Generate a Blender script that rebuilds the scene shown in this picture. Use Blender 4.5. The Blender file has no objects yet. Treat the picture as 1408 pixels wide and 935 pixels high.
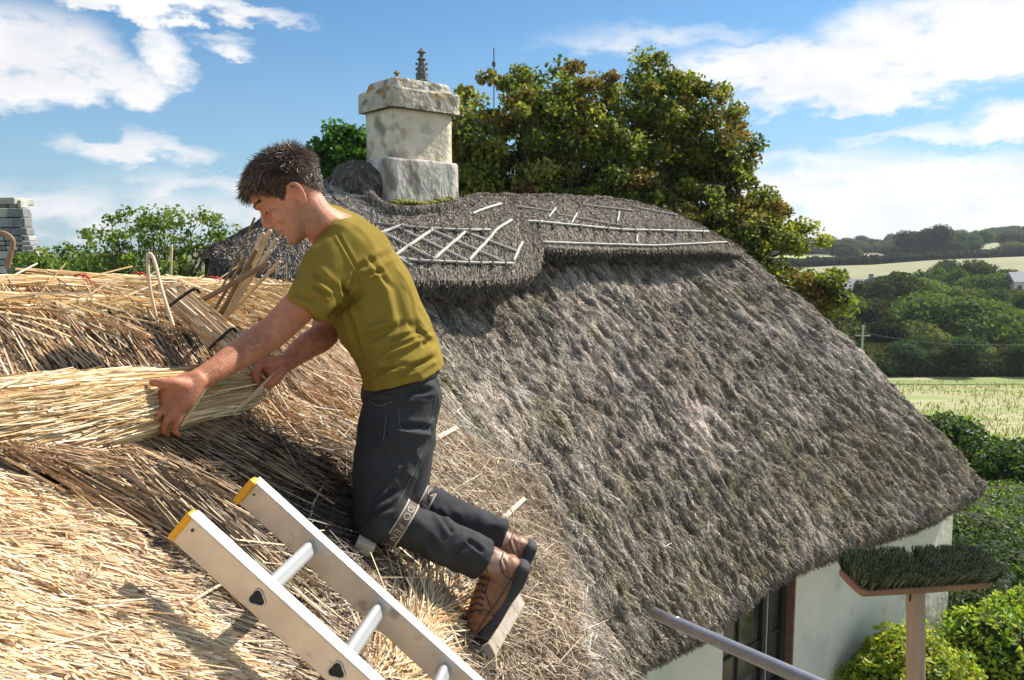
import bpy, math
import numpy as np
from mathutils import Vector
from mathutils.bvhtree import BVHTree

S = bpy.context.scene
COL = S.collection
RNG = np.random.default_rng(7)

# ------------------------------------------------------------------ camera, sun, sky
CAM = np.array([0.0, 0.0, 5.0]); F = 1100.0; PITCH = math.atan((467.5-345)/F)
cd = bpy.data.cameras.new('camera'); cam = bpy.data.objects.new('camera', cd); COL.objects.link(cam)
cam.location = CAM; cam.rotation_euler = (math.pi/2-PITCH, 0, 0)
cd.sensor_width = 36.0; cd.lens = 36.0*F/1408.0; cd.clip_start = 0.05; cd.clip_end = 6000
S.camera = cam
S.view_settings.view_transform = 'Standard'; S.view_settings.look = 'None'
S.view_settings.gamma = 1; S.view_settings.exposure = 0.58
SUN_AZ, SUN_EL = math.radians(55), math.radians(44)
sd = bpy.data.lights.new('sun', 'SUN'); sun = bpy.data.objects.new('sun', sd); COL.objects.link(sun)
sd.energy = 5.0; sd.angle = math.radians(0.6); sd.color = (1.0, 0.94, 0.85)
Ls = Vector((math.sin(SUN_AZ)*math.cos(SUN_EL), math.cos(SUN_AZ)*math.cos(SUN_EL), math.sin(SUN_EL)))
sun.rotation_euler = Ls.to_track_quat('Z', 'Y').to_euler(); sun.location = (20, 20, 30)

def ray(px, py):
    u = (px-704.0)/F; v = (467.5-py)/F; c, s = math.cos(PITCH), math.sin(PITCH)
    return np.array([u, c+v*s, -s+v*c])
def P(px, py, D):
    d = ray(px, py); return CAM + d*(D/d[1])
def proj(X):
    X = np.asarray(X)-CAM; c, s = math.cos(PITCH), math.sin(PITCH)
    w = X[..., 1]*c - X[..., 2]*s; up = X[..., 1]*s + X[..., 2]*c
    w = np.where(w > 0.05, w, 0.05)
    return 704+F*X[..., 0]/w, 467.5-F*up/w, w

def world():
    w = bpy.data.worlds.new('World'); S.world = w; w.use_nodes = True
    nt = w.node_tree; nt.nodes.clear(); N = nt.nodes.new; L = nt.links.new
    def val(x, sock):
        if isinstance(x, (int, float)): sock.default_value = x
        else: L(x, sock)
    def M(op, a, b=0.0, c=0.0):
        n = N('ShaderNodeMath'); n.operation = op; val(a, n.inputs[0]); val(b, n.inputs[1]); val(c, n.inputs[2]); return n.outputs[0]
    tc = N('ShaderNodeTexCoord'); sp = N('ShaderNodeSeparateXYZ'); L(tc.outputs['Generated'], sp.inputs[0])
    x, y, z = sp.outputs
    sky = N('ShaderNodeTexSky'); sky.sky_type = 'NISHITA'; sky.sun_disc = False
    sky.sun_elevation = SUN_EL; sky.sun_rotation = SUN_AZ; sky.air_density = 1.0; sky.dust_density = 0.25; sky.ozone_density = 1.6
    az = M('ARCTAN2', x, y)
    # wispy distortion of the cloud outlines
    mp = N('ShaderNodeMapping'); mp.inputs['Scale'].default_value = (1, 1, 2.2); L(tc.outputs['Generated'], mp.inputs[0])
    n1 = N('ShaderNodeTexNoise'); n1.inputs['Scale'].default_value = 7; n1.inputs['Detail'].default_value = 9; n1.inputs['Roughness'].default_value = 0.62
    L(mp.outputs[0], n1.inputs['Vector'])
    n2 = N('ShaderNodeTexNoise'); n2.inputs['Scale'].default_value = 17; n2.inputs['Detail'].default_value = 8; n2.inputs['Roughness'].default_value = 0.6
    L(mp.outputs[0], n2.inputs['Vector'])
    dx = M('MULTIPLY', M('SUBTRACT', n1.outputs[0], 0.5), 0.15)
    dz = M('MULTIPLY', M('SUBTRACT', n2.outputs[0], 0.5), 0.075)
    az2 = M('ADD', az, dx); z2 = M('ADD', z, dz)
    tot = None
    clouds = [(30,80,105,60,.9),(165,112,70,32,.75),(236,80,34,46,.75),(200,5,180,18,.9),(190,208,80,24,.75),
              (318,62,32,13,.55),(120,292,380,36,.60),(320,258,190,24,.55),
              (900,55,150,26,.45),(1110,90,180,34,.9),(1320,50,160,56,.95),(1180,125,150,28,.8),
              (1300,262,300,46,.95),(1398,165,44,26,.8),(1270,188,100,13,.6),(1120,230,150,28,.6),(1250,320,420,40,.85)]
    for (px, py, rx, ry, k) in clouds:
        d = ray(px, py); d = d/np.linalg.norm(d); a0 = math.atan2(d[0], d[1]); z0 = d[2]
        e = M('MULTIPLY', M('SUBTRACT', az2, float(a0)), F/rx*0.86); g = M('MULTIPLY', M('SUBTRACT', z2, float(z0)), F/ry*0.95)
        r2 = M('ADD', M('MULTIPLY', e, e), M('MULTIPLY', g, g))
        m = M('MULTIPLY', M('MAXIMUM', M('SUBTRACT', 1.25, r2), 0.0), k)
        tot = m if tot is None else M('MAXIMUM', tot, m)
    # unseen rest of the sky: scattered cloud, thickened to give neutral fill light
    n3 = N('ShaderNodeTexNoise'); n3.inputs['Scale'].default_value = 2.6; n3.inputs['Detail'].default_value = 6; L(mp.outputs[0], n3.inputs['Vector'])
    outm = M('MULTIPLY', M('MAXIMUM', M('SUBTRACT', n3.outputs[0], 0.46), 0.0), 6.0)
    side = M('GREATER_THAN', M('ABSOLUTE', az), 0.62); high = M('GREATER_THAN', z, 0.36)
    outm = M('MULTIPLY', outm, M('MAXIMUM', side, high))
    tot = M('MAXIMUM', tot, outm)
    tot = M('MULTIPLY', tot, M('MAXIMUM', M('ADD', -0.35, M('MULTIPLY', n2.outputs[0], 2.7)), 0.0))
    mr = N('ShaderNodeMapRange'); mr.interpolation_type = 'SMOOTHSTEP'; L(tot, mr.inputs[0])
    mr.inputs[1].default_value = 0.12; mr.inputs[2].default_value = 0.95; mr.inputs[3].default_value = 0; mr.inputs[4].default_value = 0.97
    # cloud brightness: soft grey undersides
    cr = N('ShaderNodeMapRange'); L(n1.outputs[0], cr.inputs[0]); cr.inputs[1].default_value = .3; cr.inputs[2].default_value = .65
    cr.inputs[3].default_value = 0; cr.inputs[4].default_value = 1
    cc = N('ShaderNodeMixRGB'); L(cr.outputs[0], cc.inputs[0]); cc.inputs[1].default_value = (5.4, 5.5, 5.8, 1); cc.inputs[2].default_value = (7.4, 7.2, 7.0, 1)
    # low white haze near the skyline
    hz = N('ShaderNodeMapRange'); L(z, hz.inputs[0]); hz.inputs[1].default_value = 0.0; hz.inputs[2].default_value = 0.26; hz.inputs[3].default_value = 0.55; hz.inputs[4].default_value = 0.0
    sc_ = N('ShaderNodeMixRGB'); sc_.blend_type = 'MULTIPLY'; sc_.inputs[0].default_value = 1; L(sky.outputs[0], sc_.inputs[1]); sc_.inputs[2].default_value = (0.40, 0.67, 0.82, 1)
    hm = N('ShaderNodeMixRGB'); L(hz.outputs[0], hm.inputs[0]); L(sc_.outputs[0], hm.inputs[1]); hm.inputs[2].default_value = (2.7, 3.7, 4.7, 1)
    mx = N('ShaderNodeMixRGB'); L(mr.outputs[0], mx.inputs[0]); L(hm.outputs[0], mx.inputs[1]); L(cc.outputs[0], mx.inputs[2])
    bg = N('ShaderNodeBackground'); bg.inputs[1].default_value = 0.104; L(mx.outputs[0], bg.inputs[0])
    o = N('ShaderNodeOutputWorld'); L(bg.outputs[0], o.inputs[0])
world()

# ------------------------------------------------------------------ helpers
def mesh_np(name, V, Fc, cols=None, smooth=False, uv=None):
    """V (n,3); Fc (m,k) or list of such arrays; cols (n,3)"""
    me = bpy.data.meshes.new(name)
    V = np.ascontiguousarray(V, dtype=np.float32)
    Fl = Fc if isinstance(Fc, list) else [Fc]
    Fl = [np.asarray(f, dtype=np.int32) for f in Fl if len(f)]
    nl = sum(f.size for f in Fl); nf = sum(len(f) for f in Fl)
    me.vertices.add(len(V)); me.vertices.foreach_set('co', V.ravel())
    me.loops.add(nl); me.polygons.add(nf)
    me.loops.foreach_set('vertex_index', np.concatenate([f.ravel() for f in Fl]))
    st = []; o = 0
    for f in Fl:
        st.append(o+np.arange(len(f))*f.shape[1]); o += f.size
    me.polygons.foreach_set('loop_start', np.concatenate(st).astype(np.int32))
    me.polygons.foreach_set('use_smooth', np.full(nf, bool(smooth)))
    if cols is not None:
        a = me.color_attributes.new('col', 'FLOAT_COLOR', 'POINT')
        c = np.ones((len(V), 4), np.float32); c[:, :3] = cols; a.data.foreach_set('color', c.ravel())
    me.update(calc_edges=True); me.validate()
    return me

def link(name, me, mat=None, parent=None, **props):
    o = bpy.data.objects.new(name, me); COL.objects.link(o)
    if mat is not None and len(me.materials) == 0: me.materials.append(mat)
    if parent is not None: o.parent = parent
    for k, v in props.items(): o[k] = v
    return o

def origin(o):
    """world position of an empty/parent made by thing()"""
    p = np.zeros(3)
    while o is not None: p += np.array(o.location); o = o.parent
    return p

def add(name, geo, mat, parent=None, smooth=False, **props):
    """geo = (V, F[, cols]) in WORLD coordinates"""
    V, Fc = geo[0], geo[1]; cols = geo[2] if len(geo) > 2 else None
    V = np.asarray(V, dtype=float)
    if parent is not None: base = origin(parent); V = V-base; loc = None
    else:
        lo = V.min(0); hi = V.max(0); loc = np.array([(lo[0]+hi[0])/2, (lo[1]+hi[1])/2, lo[2]]); V = V-loc
    o = link(name, mesh_np(name, V, Fc, cols, smooth), mat, parent, **props)
    if loc is not None: o.location = loc
    return o

def thing(name, loc, label, category, group=None):
    o = bpy.data.objects.new(name, None); COL.objects.link(o); o.location = tuple(map(float, loc))
    o.empty_display_size = 0.1
    o['label'] = label; o['category'] = category
    if group: o['group'] = group
    return o

def dup(root, loc, rz=0.0, sc=1.0, label=None, group=None):
    r = root.copy(); COL.objects.link(r); r.location = tuple(map(float, loc)); r.rotation_euler = (0, 0, rz)
    r.scale = (sc, sc, sc) if not isinstance(sc, tuple) else sc
    if label: r['label'] = label
    if group: r['group'] = group
    for ch in list(root.children):
        c = ch.copy(); COL.objects.link(c); c.parent = r
    return r

def join(*gs):
    gs = [g for g in gs if g is not None and len(g[0])]
    V = []; Fd = {}; C = []; o = 0; hasc = all(len(g) > 2 and g[2] is not None for g in gs)
    for g in gs:
        V.append(np.asarray(g[0]));
        for f in (g[1] if isinstance(g[1], list) else [g[1]]):
            f = np.asarray(f)
            if len(f): Fd.setdefault(f.shape[1], []).append(f+o)
        if hasc: C.append(np.asarray(g[2]))
        o += len(g[0])
    return (np.vstack(V), [np.vstack(x) for x in Fd.values()], np.vstack(C) if hasc else None)

def nrm(a): a = np.asarray(a, float); return a/np.maximum(np.linalg.norm(a, axis=-1, keepdims=True), 1e-9)

def hash2(i, j, seed=0):
    h = (i.astype(np.int64)*374761393 + j.astype(np.int64)*668265263 + seed*974711) & 0xffffffff
    h = ((h ^ (h >> 13))*1274126177) & 0xffffffff
    h = h ^ (h >> 16)
    return (h & 0xffffff)/float(0xffffff)
def vnoise(x, y, seed=0):
    x = np.asarray(x, float); y = np.asarray(y, float)
    i = np.floor(x); j = np.floor(y); fx = x-i; fy = y-j; fx = fx*fx*(3-2*fx); fy = fy*fy*(3-2*fy)
    a = hash2(i, j, seed); b = hash2(i+1, j, seed); c = hash2(i, j+1, seed); d = hash2(i+1, j+1, seed)
    return (a*(1-fx)+b*fx)*(1-fy)+(c*(1-fx)+d*fx)*fy
def fbm(x, y, seed=0, o=4):
    s = 0; a = .5; t = 0
    for k in range(o): s = s+a*vnoise(x*2**k, y*2**k, seed+k*7); t += a; a *= .5
    return s/t
def noise3(Pn, sc, seed=0, o=3):
    Pn = np.asarray(Pn)*sc
    return (fbm(Pn[:, 0]+.37*Pn[:, 2], Pn[:, 1]+13.1, seed, o)+fbm(Pn[:, 1]-.41*Pn[:, 0]+5, Pn[:, 2]+3.7, seed+31, o)+fbm(Pn[:, 2]+7, Pn[:, 0]+.29*Pn[:, 1], seed+57, o))/3

def catmull(A, n):
    A = np.asarray(A, float); m = len(A)
    if m == 2: t = np.linspace(0, 1, n)[:, None]; return A[0]*(1-t)+A[1]*t
    E = np.vstack([2*A[0]-A[1], A, 2*A[-1]-A[-2]]); t = np.linspace(0, m-1-1e-9, n); i = t.astype(int); f = (t-i)[:, None]
    p0, p1, p2, p3 = E[i], E[i+1], E[i+2], E[i+3]
    return .5*((2*p1)+(-p0+p2)*f+(2*p0-5*p1+4*p2-p3)*f**2+(-p0+3*p1-3*p2+p3)*f**3)

def loft(cs, ra, rb=None, ax=(0, 1, 0), n=None, seg=18, ex=2.0, caps=True, flat_end=False):
    """tube along centres cs; ra = half-width along hint axis ax, rb = the other way; rounded closed ends"""
    cs = np.asarray(cs, float); k = len(cs); ra = np.full(k, ra) if np.isscalar(ra) else np.asarray(ra, float)
    rb = ra if rb is None else (np.full(k, rb) if np.isscalar(rb) else np.asarray(rb, float))
    n = n or max(2, (k-1)*5+1)
    Q = catmull(np.column_stack([cs, ra, rb]), n); C = Q[:, :3]; A = np.abs(Q[:, 3]); B = np.abs(Q[:, 4])
    T = nrm(np.gradient(C, axis=0)); ax = np.asarray(ax, float)
    if caps:
        e = np.array([.35, .72, .93]); o0 = C[0]-T[0]*np.outer([.93, .69, .36], [1, 1, 1])*min(A[0], B[0]); o1 = C[-1]+T[-1]*np.outer([.36, .69, .93], [1, 1, 1])*min(A[-1], B[-1])
        if flat_end: o1 = C[-1:]+T[-1:]*np.array([[.0006], [.0009], [.0012]]); ef = np.array([.97, .9, .5])
        else: ef = e[::-1]
        C = np.vstack([o0, C, o1]); T = np.vstack([np.repeat(T[:1], 3, 0), T, np.repeat(T[-1:], 3, 0)])
        A = np.concatenate([A[0]*e, A, A[-1]*ef]); B = np.concatenate([B[0]*e, B, B[-1]*ef])
    U = nrm(ax-T*(T@ax)[:, None]); W = np.cross(T, U)
    th = np.linspace(0, 2*math.pi, seg, endpoint=False)
    cx = np.sign(np.cos(th))*np.abs(np.cos(th))**(2/ex); sx = np.sign(np.sin(th))*np.abs(np.sin(th))**(2/ex)
    V = C[:, None]+U[:, None]*(A[:, None]*cx)[..., None]+W[:, None]*(B[:, None]*sx)[..., None]
    m = len(C); idx = np.arange(m*seg).reshape(m, seg); nx = np.roll(idx, -1, 1)
    Q4 = np.stack([idx[:-1], nx[:-1], nx[1:], idx[1:]], -1).reshape(-1, 4)
    V = np.vstack([V.reshape(-1, 3), C[0]-T[0]*1e-4, C[-1]+T[-1]*1e-4])
    a, b = m*seg, m*seg+1
    T3 = np.vstack([np.column_stack([np.full(seg, a), nx[0], idx[0]]), np.column_stack([np.full(seg, b), idx[-1], nx[-1]])])
    return (V, [Q4, T3])

def ellips(c, r, ax=None, seg=16, rings=10):
    """ellipsoid with axes matrix rows ax"""
    ax = np.eye(3) if ax is None else np.asarray(ax, float); r = np.broadcast_to(r, 3)
    ph = np.linspace(0, math.pi, rings+1)[1:-1]; th = np.linspace(0, 2*math.pi, seg, endpoint=False)
    L = np.stack([np.outer(np.sin(ph), np.cos(th)), np.outer(np.sin(ph), np.sin(th)), np.outer(np.cos(ph), np.ones(seg))], -1).reshape(-1, 3)
    L = np.vstack([L, [0, 0, 1], [0, 0, -1]])*r; V = np.asarray(c)+L@ax
    m = rings-1; idx = np.arange(m*seg).reshape(m, seg); nx = np.roll(idx, -1, 1)
    Q4 = np.stack([idx[:-1], idx[1:], nx[1:], nx[:-1]], -1).reshape(-1, 4); a, b = m*seg, m*seg+1
    T3 = np.vstack([np.column_stack([np.full(seg, a), idx[0], nx[0]]), np.column_stack([np.full(seg, b), nx[-1], idx[-1]])])
    return (V, [Q4, T3])

def prism(c, X, Y, Z, bev=0.0):
    """box centred c with half-axis vectors X, Y, Z and chamfered edges"""
    c, X, Y, Z = map(lambda a: np.asarray(a, float), (c, X, Y, Z))
    if bev <= 0:
        V = np.array([c+i*X+j*Y+k*Z for i in (-1, 1) for j in (-1, 1) for k in (-1, 1)])
        Fq = [[0, 1, 3, 2], [4, 6, 7, 5], [0, 4, 5, 1], [2, 3, 7, 6], [0, 2, 6, 4], [1, 5, 7, 3]]
        return (V, [np.array(Fq)])
    bm = __import__('bmesh').new()
    vs = [bm.verts.new(c+i*X+j*Y+k*Z) for i in (-1, 1) for j in (-1, 1) for k in (-1, 1)]
    for q in [[0, 1, 3, 2], [4, 6, 7, 5], [0, 4, 5, 1], [2, 3, 7, 6], [0, 2, 6, 4], [1, 5, 7, 3]]: bm.faces.new([vs[i] for i in q])
    __import__('bmesh').ops.bevel(bm, geom=list(bm.edges), offset=bev, segments=2, affect='EDGES', profile=.5)
    bm.verts.index_update(); V = np.array([v.co[:] for v in bm.verts]); d = {}
    for f in bm.faces: d.setdefault(len(f.verts), []).append([v.index for v in f.verts])
    bm.free(); return (V, [np.array(x) for x in d.values()])

def strip(a, b, w, h, up=(0, 0, 1), bev=0.0):
    """bar from a to b, w wide, h high"""
    a = np.asarray(a, float); b = np.asarray(b, float); d = b-a; t = nrm(d); s = nrm(np.cross(t, up)); u = np.cross(s, t)
    return prism((a+b)/2, d/2, s*w/2, u*h/2, bev)

def blades(P0, D, L, W, up, col, bend=0.0, roll=0.6, prismatic=False, col2=None, rng=RNG):
    """n thin stalks from P0 along D; returns geometry with one colour each"""
    n = len(P0); D = nrm(D); L = np.broadcast_to(L, n)[:, None]; W = np.broadcast_to(W, n)[:, None]; up = np.broadcast_to(up, (n, 3))
    s = nrm(np.cross(D, up)+1e-6); u = np.cross(s, D); r = (rng.random(n)-.5)*2*roll; s = s*np.cos(r)[:, None]+u*np.sin(r)[:, None]
    u = np.cross(s, D)
    P1 = P0+D*L+up*L*np.broadcast_to(bend, n)[:, None]
    if prismatic:
        a = [s*W/2-u*W*.29, -s*W/2-u*W*.29, u*W*.58]
        V = np.stack([P0+a[0], P0+a[1], P0+a[2], P1+a[0], P1+a[1], P1+a[2]], 1).reshape(-1, 3)
        b = (np.arange(n)*6)[:, None]
        Q = np.vstack([b+np.array([[0, 1, 4, 3]]), b+np.array([[1, 2, 5, 4]]), b+np.array([[2, 0, 3, 5]])]); k = 6
    else:
        V = np.stack([P0-s*W/2, P0+s*W/2, P1+s*W*.3, P1-s*W*.3], 1).reshape(-1, 3)
        Q = (np.arange(n)*4)[:, None]+np.array([[0, 1, 2, 3]]); k = 4
    C = np.repeat(col, k, 0)
    if col2 is not None:
        C = C.reshape(n, k, 3); C[:, k//2:] = col2[:, None]; C = C.reshape(-1, 3)
    return (V, [Q], C)

# ------------------------------------------------------------------ materials
def mat(name, color=(.5, .5, .5), rough=.8, attr=False, metal=0.0, transl=0.0, spec=.5, noise=None, bump=None, sss=0.0, mixcol=None, stretch=(1, 1, 1), vary=None):
    m = bpy.data.materials.new(name); m.use_nodes = True; nt = m.node_tree; N = nt.nodes.new; L = nt.links.new
    b = nt.nodes['Principled BSDF']; b.inputs['Roughness'].default_value = rough; b.inputs['Metallic'].default_value = metal
    b.inputs['Specular IOR Level'].default_value = spec
    out = nt.nodes['Material Output']
    if attr:
        a = N('ShaderNodeVertexColor'); a.layer_name = 'col'; src = a.outputs[0]
    else:
        rgb = N('ShaderNodeRGB'); rgb.outputs[0].default_value = (*color, 1); src = rgb.outputs[0]
    tc = N('ShaderNodeTexCoord'); mp = N('ShaderNodeMapping'); L(tc.outputs['Object'], mp.inputs[0]); mp.inputs['Scale'].default_value = stretch
    if noise:   # (scale, low multiplier, high multiplier)
        t = N('ShaderNodeTexNoise'); t.inputs['Scale'].default_value = noise[0]; t.inputs['Detail'].default_value = 8; t.inputs['Roughness'].default_value = .65; L(mp.outputs[0], t.inputs['Vector'])
        mr = N('ShaderNodeMapRange'); L(t.outputs[0], mr.inputs[0]); mr.inputs[1].default_value = .3; mr.inputs[2].default_value = .7
        mr.inputs[3].default_value = noise[1]; mr.inputs[4].default_value = noise[2]
        mm = N('ShaderNodeMixRGB'); mm.blend_type = 'MULTIPLY'; mm.inputs[0].default_value = 1; L(src, mm.inputs[1]); L(mr.outputs[0], mm.inputs[2]); src = mm.outputs[0]
    if vary:    # each tree its own tone
        oi = N('ShaderNodeObjectInfo'); mr = N('ShaderNodeMapRange'); L(oi.outputs['Random'], mr.inputs[0]); mr.inputs[3].default_value = vary[0]; mr.inputs[4].default_value = vary[1]
        mm = N('ShaderNodeMixRGB'); mm.blend_type = 'MULTIPLY'; mm.inputs[0].default_value = 1; L(src, mm.inputs[1]); L(mr.outputs[0], mm.inputs[2]); src = mm.outputs[0]
    for mc in (mixcol or []):   # (color, noise scale, threshold lo, hi)
        t = N('ShaderNodeTexNoise'); t.inputs['Scale'].default_value = mc[1]; t.inputs['Detail'].default_value = 6; L(mp.outputs[0], t.inputs['Vector'])
        mr = N('ShaderNodeMapRange'); L(t.outputs[0], mr.inputs[0]); mr.inputs[1].default_value = mc[2]; mr.inputs[2].default_value = mc[3]
        mm = N('ShaderNodeMixRGB'); L(mr.outputs[0], mm.inputs[0]); L(src, mm.inputs[1]); mm.inputs[2].default_value = (*mc[0], 1); src = mm.outputs[0]
    L(src, b.inputs['Base Color'])
    if sss: b.inputs['Subsurface Weight'].default_value = sss; b.inputs['Subsurface Radius'].default_value = (.012, .004, .002); b.inputs['Subsurface Scale'].default_value = 1.0
    if bump:    # (scale, strength, distance)
        t = N('ShaderNodeTexNoise'); t.inputs['Scale'].default_value = bump[0]; t.inputs['Detail'].default_value = 6; L(mp.outputs[0], t.inputs['Vector'])
        bp = N('ShaderNodeBump'); bp.inputs['Strength'].default_value = bump[1]; bp.inputs['Distance'].default_value = bump[2]; L(t.outputs[0], bp.inputs['Height']); L(bp.outputs[0], b.inputs['Normal'])
    if transl:
        tr = N('ShaderNodeBsdfTranslucent'); g = N('ShaderNodeMixRGB'); g.blend_type = 'MULTIPLY'; g.inputs[0].default_value = 1; L(src, g.inputs[1]); g.inputs[2].default_value = (1.5, 1.6, .7, 1)
        L(g.outputs[0], tr.inputs[0]); ms = N('ShaderNodeMixShader'); ms.inputs[0].default_value = transl; L(b.outputs[0], ms.inputs[1]); L(tr.outputs[0], ms.inputs[2]); L(ms.outputs[0], out.inputs[0])
    return m
M_thatch = mat('thatch', attr=True, rough=.95, spec=.1, bump=(60, .6, .01))
M_stalk = mat('stalks', attr=True, rough=.85, spec=.15)
M_straw = mat('straw', attr=True, rough=.5, spec=.4)
M_leaf = mat('leaf', attr=True, rough=.5, spec=.3, transl=.42)
M_far = mat('far_leaf', attr=True, rough=.9, spec=.1, transl=.25, vary=(.32, 1.45))
M_bark = mat('bark', (.09, .07, .055), .9, noise=(6, .6, 1.3), bump=(30, .5, .02))

def lerp(a, b, t): return np.asarray(a)*(1-t)+np.asarray(b)*t
def inpoly(px, py, poly):
    px = np.asarray(px); py = np.asarray(py); r = np.zeros(px.shape, bool); n = len(poly)
    for i in range(n):
        x1, y1 = poly[i]; x2, y2 = poly[(i+1) % n]
        c = ((y1 > py) != (y2 > py)) & (px < (x2-x1)*(py-y1)/((y2-y1)+1e-9)+x1); r ^= c
    return r
# ------------------------------------------------------------------ terrain
def ground_z(x, y):
    x = np.asarray(x, float); y = np.asarray(y, float)
    r = np.hypot(x, y); q = x/np.maximum(np.abs(y), 1)
    z = np.interp(y, [-60, 14, 40, 95, 135, 240, 360, 520, 720, 900, 2500], [0, 0, -3.6, -10.4, -10.9, -8.0, -2.4, 2.0, 6.0, 5.0, 0.0])
    tilt = np.interp(q, [-.6, .3, .45, .65, .9], [-2, -2, 0.5, 13.0, 24])*np.interp(y, [120, 300, 720, 900], [0, .15, 1, 1])
    return z+tilt+(fbm(x*.011, y*.011, 3)-.5)*3*np.interp(y, [40, 120], [0, 1])
def grid(xs, ys, fz):
    X, Y = np.meshgrid(xs, ys, indexing='ij'); Z = fz(X, Y); V = np.stack([X, Y, Z], -1).reshape(-1, 3)
    i = np.arange(len(xs)*len(ys)).reshape(len(xs), len(ys))
    return (V, [np.stack([i[:-1, :-1], i[1:, :-1], i[1:, 1:], i[:-1, 1:]], -1).reshape(-1, 4)])
M_ground = mat('meadow_ground', (.10, .12, .035), .95, noise=(.06, .7, 1.25), mixcol=[((.19, .16, .07), .05, .45, .62)])
ys = np.concatenate([np.linspace(-60, 140, 60), np.linspace(150, 1000, 60), np.linspace(1100, 3000, 12)])
xs = np.concatenate([np.linspace(-1500, -120, 14), np.linspace(-100, 500, 90), np.linspace(540, 2200, 16)])
o = add('ground', grid(xs, ys, ground_z), M_ground, smooth=True, kind='structure')

# meadow beside the village, ending at the hedge
def field(name, quad, dz, material, n=24, **kw):
    q = np.array(quad, float); s, t = np.meshgrid(np.linspace(0, 1, n), np.linspace(0, 1, n), indexing='ij')
    XY = ((1-s)*(1-t))[..., None]*q[0]+(s*(1-t))[..., None]*q[1]+(s*t)[..., None]*q[2]+((1-s)*t)[..., None]*q[3]
    XY[..., :] += 0; Z = ground_z(XY[..., 0], XY[..., 1])+dz
    V = np.concatenate([XY, Z[..., None]], -1).reshape(-1, 3); i = np.arange(n*n).reshape(n, n)
    return add(name, (V, [np.stack([i[:-1, :-1], i[1:, :-1], i[1:, 1:], i[:-1, 1:]], -1).reshape(-1, 4)]), material, smooth=True, kind='structure', **kw)
M_hay = mat('dry_grass', (.36, .33, .16), .95, noise=(.5, .75, 1.2), mixcol=[((.22, .28, .07), .13, .47, .58), ((.34, .35, .10), .6, .55, .7)], stretch=(1, 2.2, 1))
M_grass = mat('green_grass', (.20, .25, .06), .95, noise=(.3, .8, 1.2))
M_pale = mat('pale_pasture', (.27, .27, .13), .95, noise=(.03, .85, 1.15))
field('meadow', [(8, 17), (60, 17), (90, 99), (30, 99)], .06, M_hay, 40)
field('meadow_edge', [(30, 84), (80, 84), (88, 96), (34, 96)], .12, M_grass)
field('pasture', [(95, 262), (230, 262), (330, 395), (110, 340)], 1.2, M_pale)
field('pasture', [(128, 470), (205, 430), (215, 480), (140, 530)], 1.0, mat('bright_pasture', (.34, .40, .08), .9))
field('pasture', [(150, 560), (300, 560), (300, 620), (150, 640)], 1.2, M_pale)
field('pasture', [(260, 420), (420, 420), (470, 560), (300, 560)], 1.0, M_pale)
# tussocks and weed stems in the meadow
n = 7000; yy = 17+78*RNG.random(n)**1.3; xx = yy*(.36+.34*RNG.random(n))+2
keep = fbm(xx*.25, yy*.12, 5) > .42; xx, yy = xx[keep], yy[keep]; n = len(xx)
p0 = np.column_stack([xx, yy, ground_z(xx, yy)]); c = lerp((.42, .33, .16), (.24, .28, .08), RNG.random((n, 1)))*(.7+.5*RNG.random((n, 1)))
add('meadow_grass', blades(p0, np.column_stack([RNG.normal(0, .25, n), RNG.normal(0, .25, n), np.ones(n)]), .10+.28*RNG.random(n)**2, .03+yy*.0008, (0, 1, 0), c, roll=3), M_far, kind='stuff')

# ------------------------------------------------------------------ far trees and hedges
def leafcloud(c, rad, nrm_, n, size, pal, rng=RNG, flat=.55):
    """n leaf quads on/inside an ellipsoid; c (k,3) centres, rad (k,3)"""
    k = len(c); w = np.prod(rad, 1)**(2/3); i = rng.choice(k, n, p=w/w.sum())
    d = nrm(rng.normal(size=(n, 3))); r = rng.random(n)**.33
    p = c[i]+rad[i]*d*(.35+.65*r)[:, None]
    return leaves(p, size*(.6+.8*rng.random(n)), pal, rng, d)
def leaves(p, size, pal, rng=RNG, out=None):
    n = len(p); a = nrm(rng.normal(size=(n, 3))+(0 if out is None else out*.5)); b = nrm(np.cross(a, rng.normal(size=(n, 3)))); c = np.cross(a, b)
    s = size[:, None]
    V = np.stack([p-b*s*.62, p+c*s*.36+a*s*.08, p+b*s*.62, p-c*s*.36+a*s*.08], 1).reshape(-1, 3)
    pal = np.array(pal); col = (pal[rng.integers(0, len(pal), n)]*.5+pal.mean(0)*.5)*(.7+.6*rng.random((n, 1)))
    q = (np.arange(n)*4)[:, None]+np.array([[0, 1, 2, 3]])
    return (V, [q], np.repeat(col, 4, 0))
def lump(r, seed, sub=14):
    g = ellips((0, 0, 0), 1.0, seg=sub*2, rings=sub); V = g[0]; k = noise3(V, 1.7, seed, 2); V = V*(.72+.5*k)[:, None]*np.array(r)
    return (V, g[1])
GREENS = [(0.079, 0.131, 0.035), (0.105, 0.175, 0.038), (0.14, 0.21, 0.052), (0.061, 0.105, 0.032), (0.193, 0.228, 0.061)]
PALE = [(0.192, 0.272, 0.08), (0.16, 0.24, 0.064), (0.256, 0.32, 0.112)]
DARK = [(0.043, 0.076, 0.027), (0.06, 0.093, 0.034), (0.068, 0.119, 0.034)]
OLIVE = [(0.153, 0.17, 0.051), (0.204, 0.204, 0.068), (0.119, 0.153, 0.051)]
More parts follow.
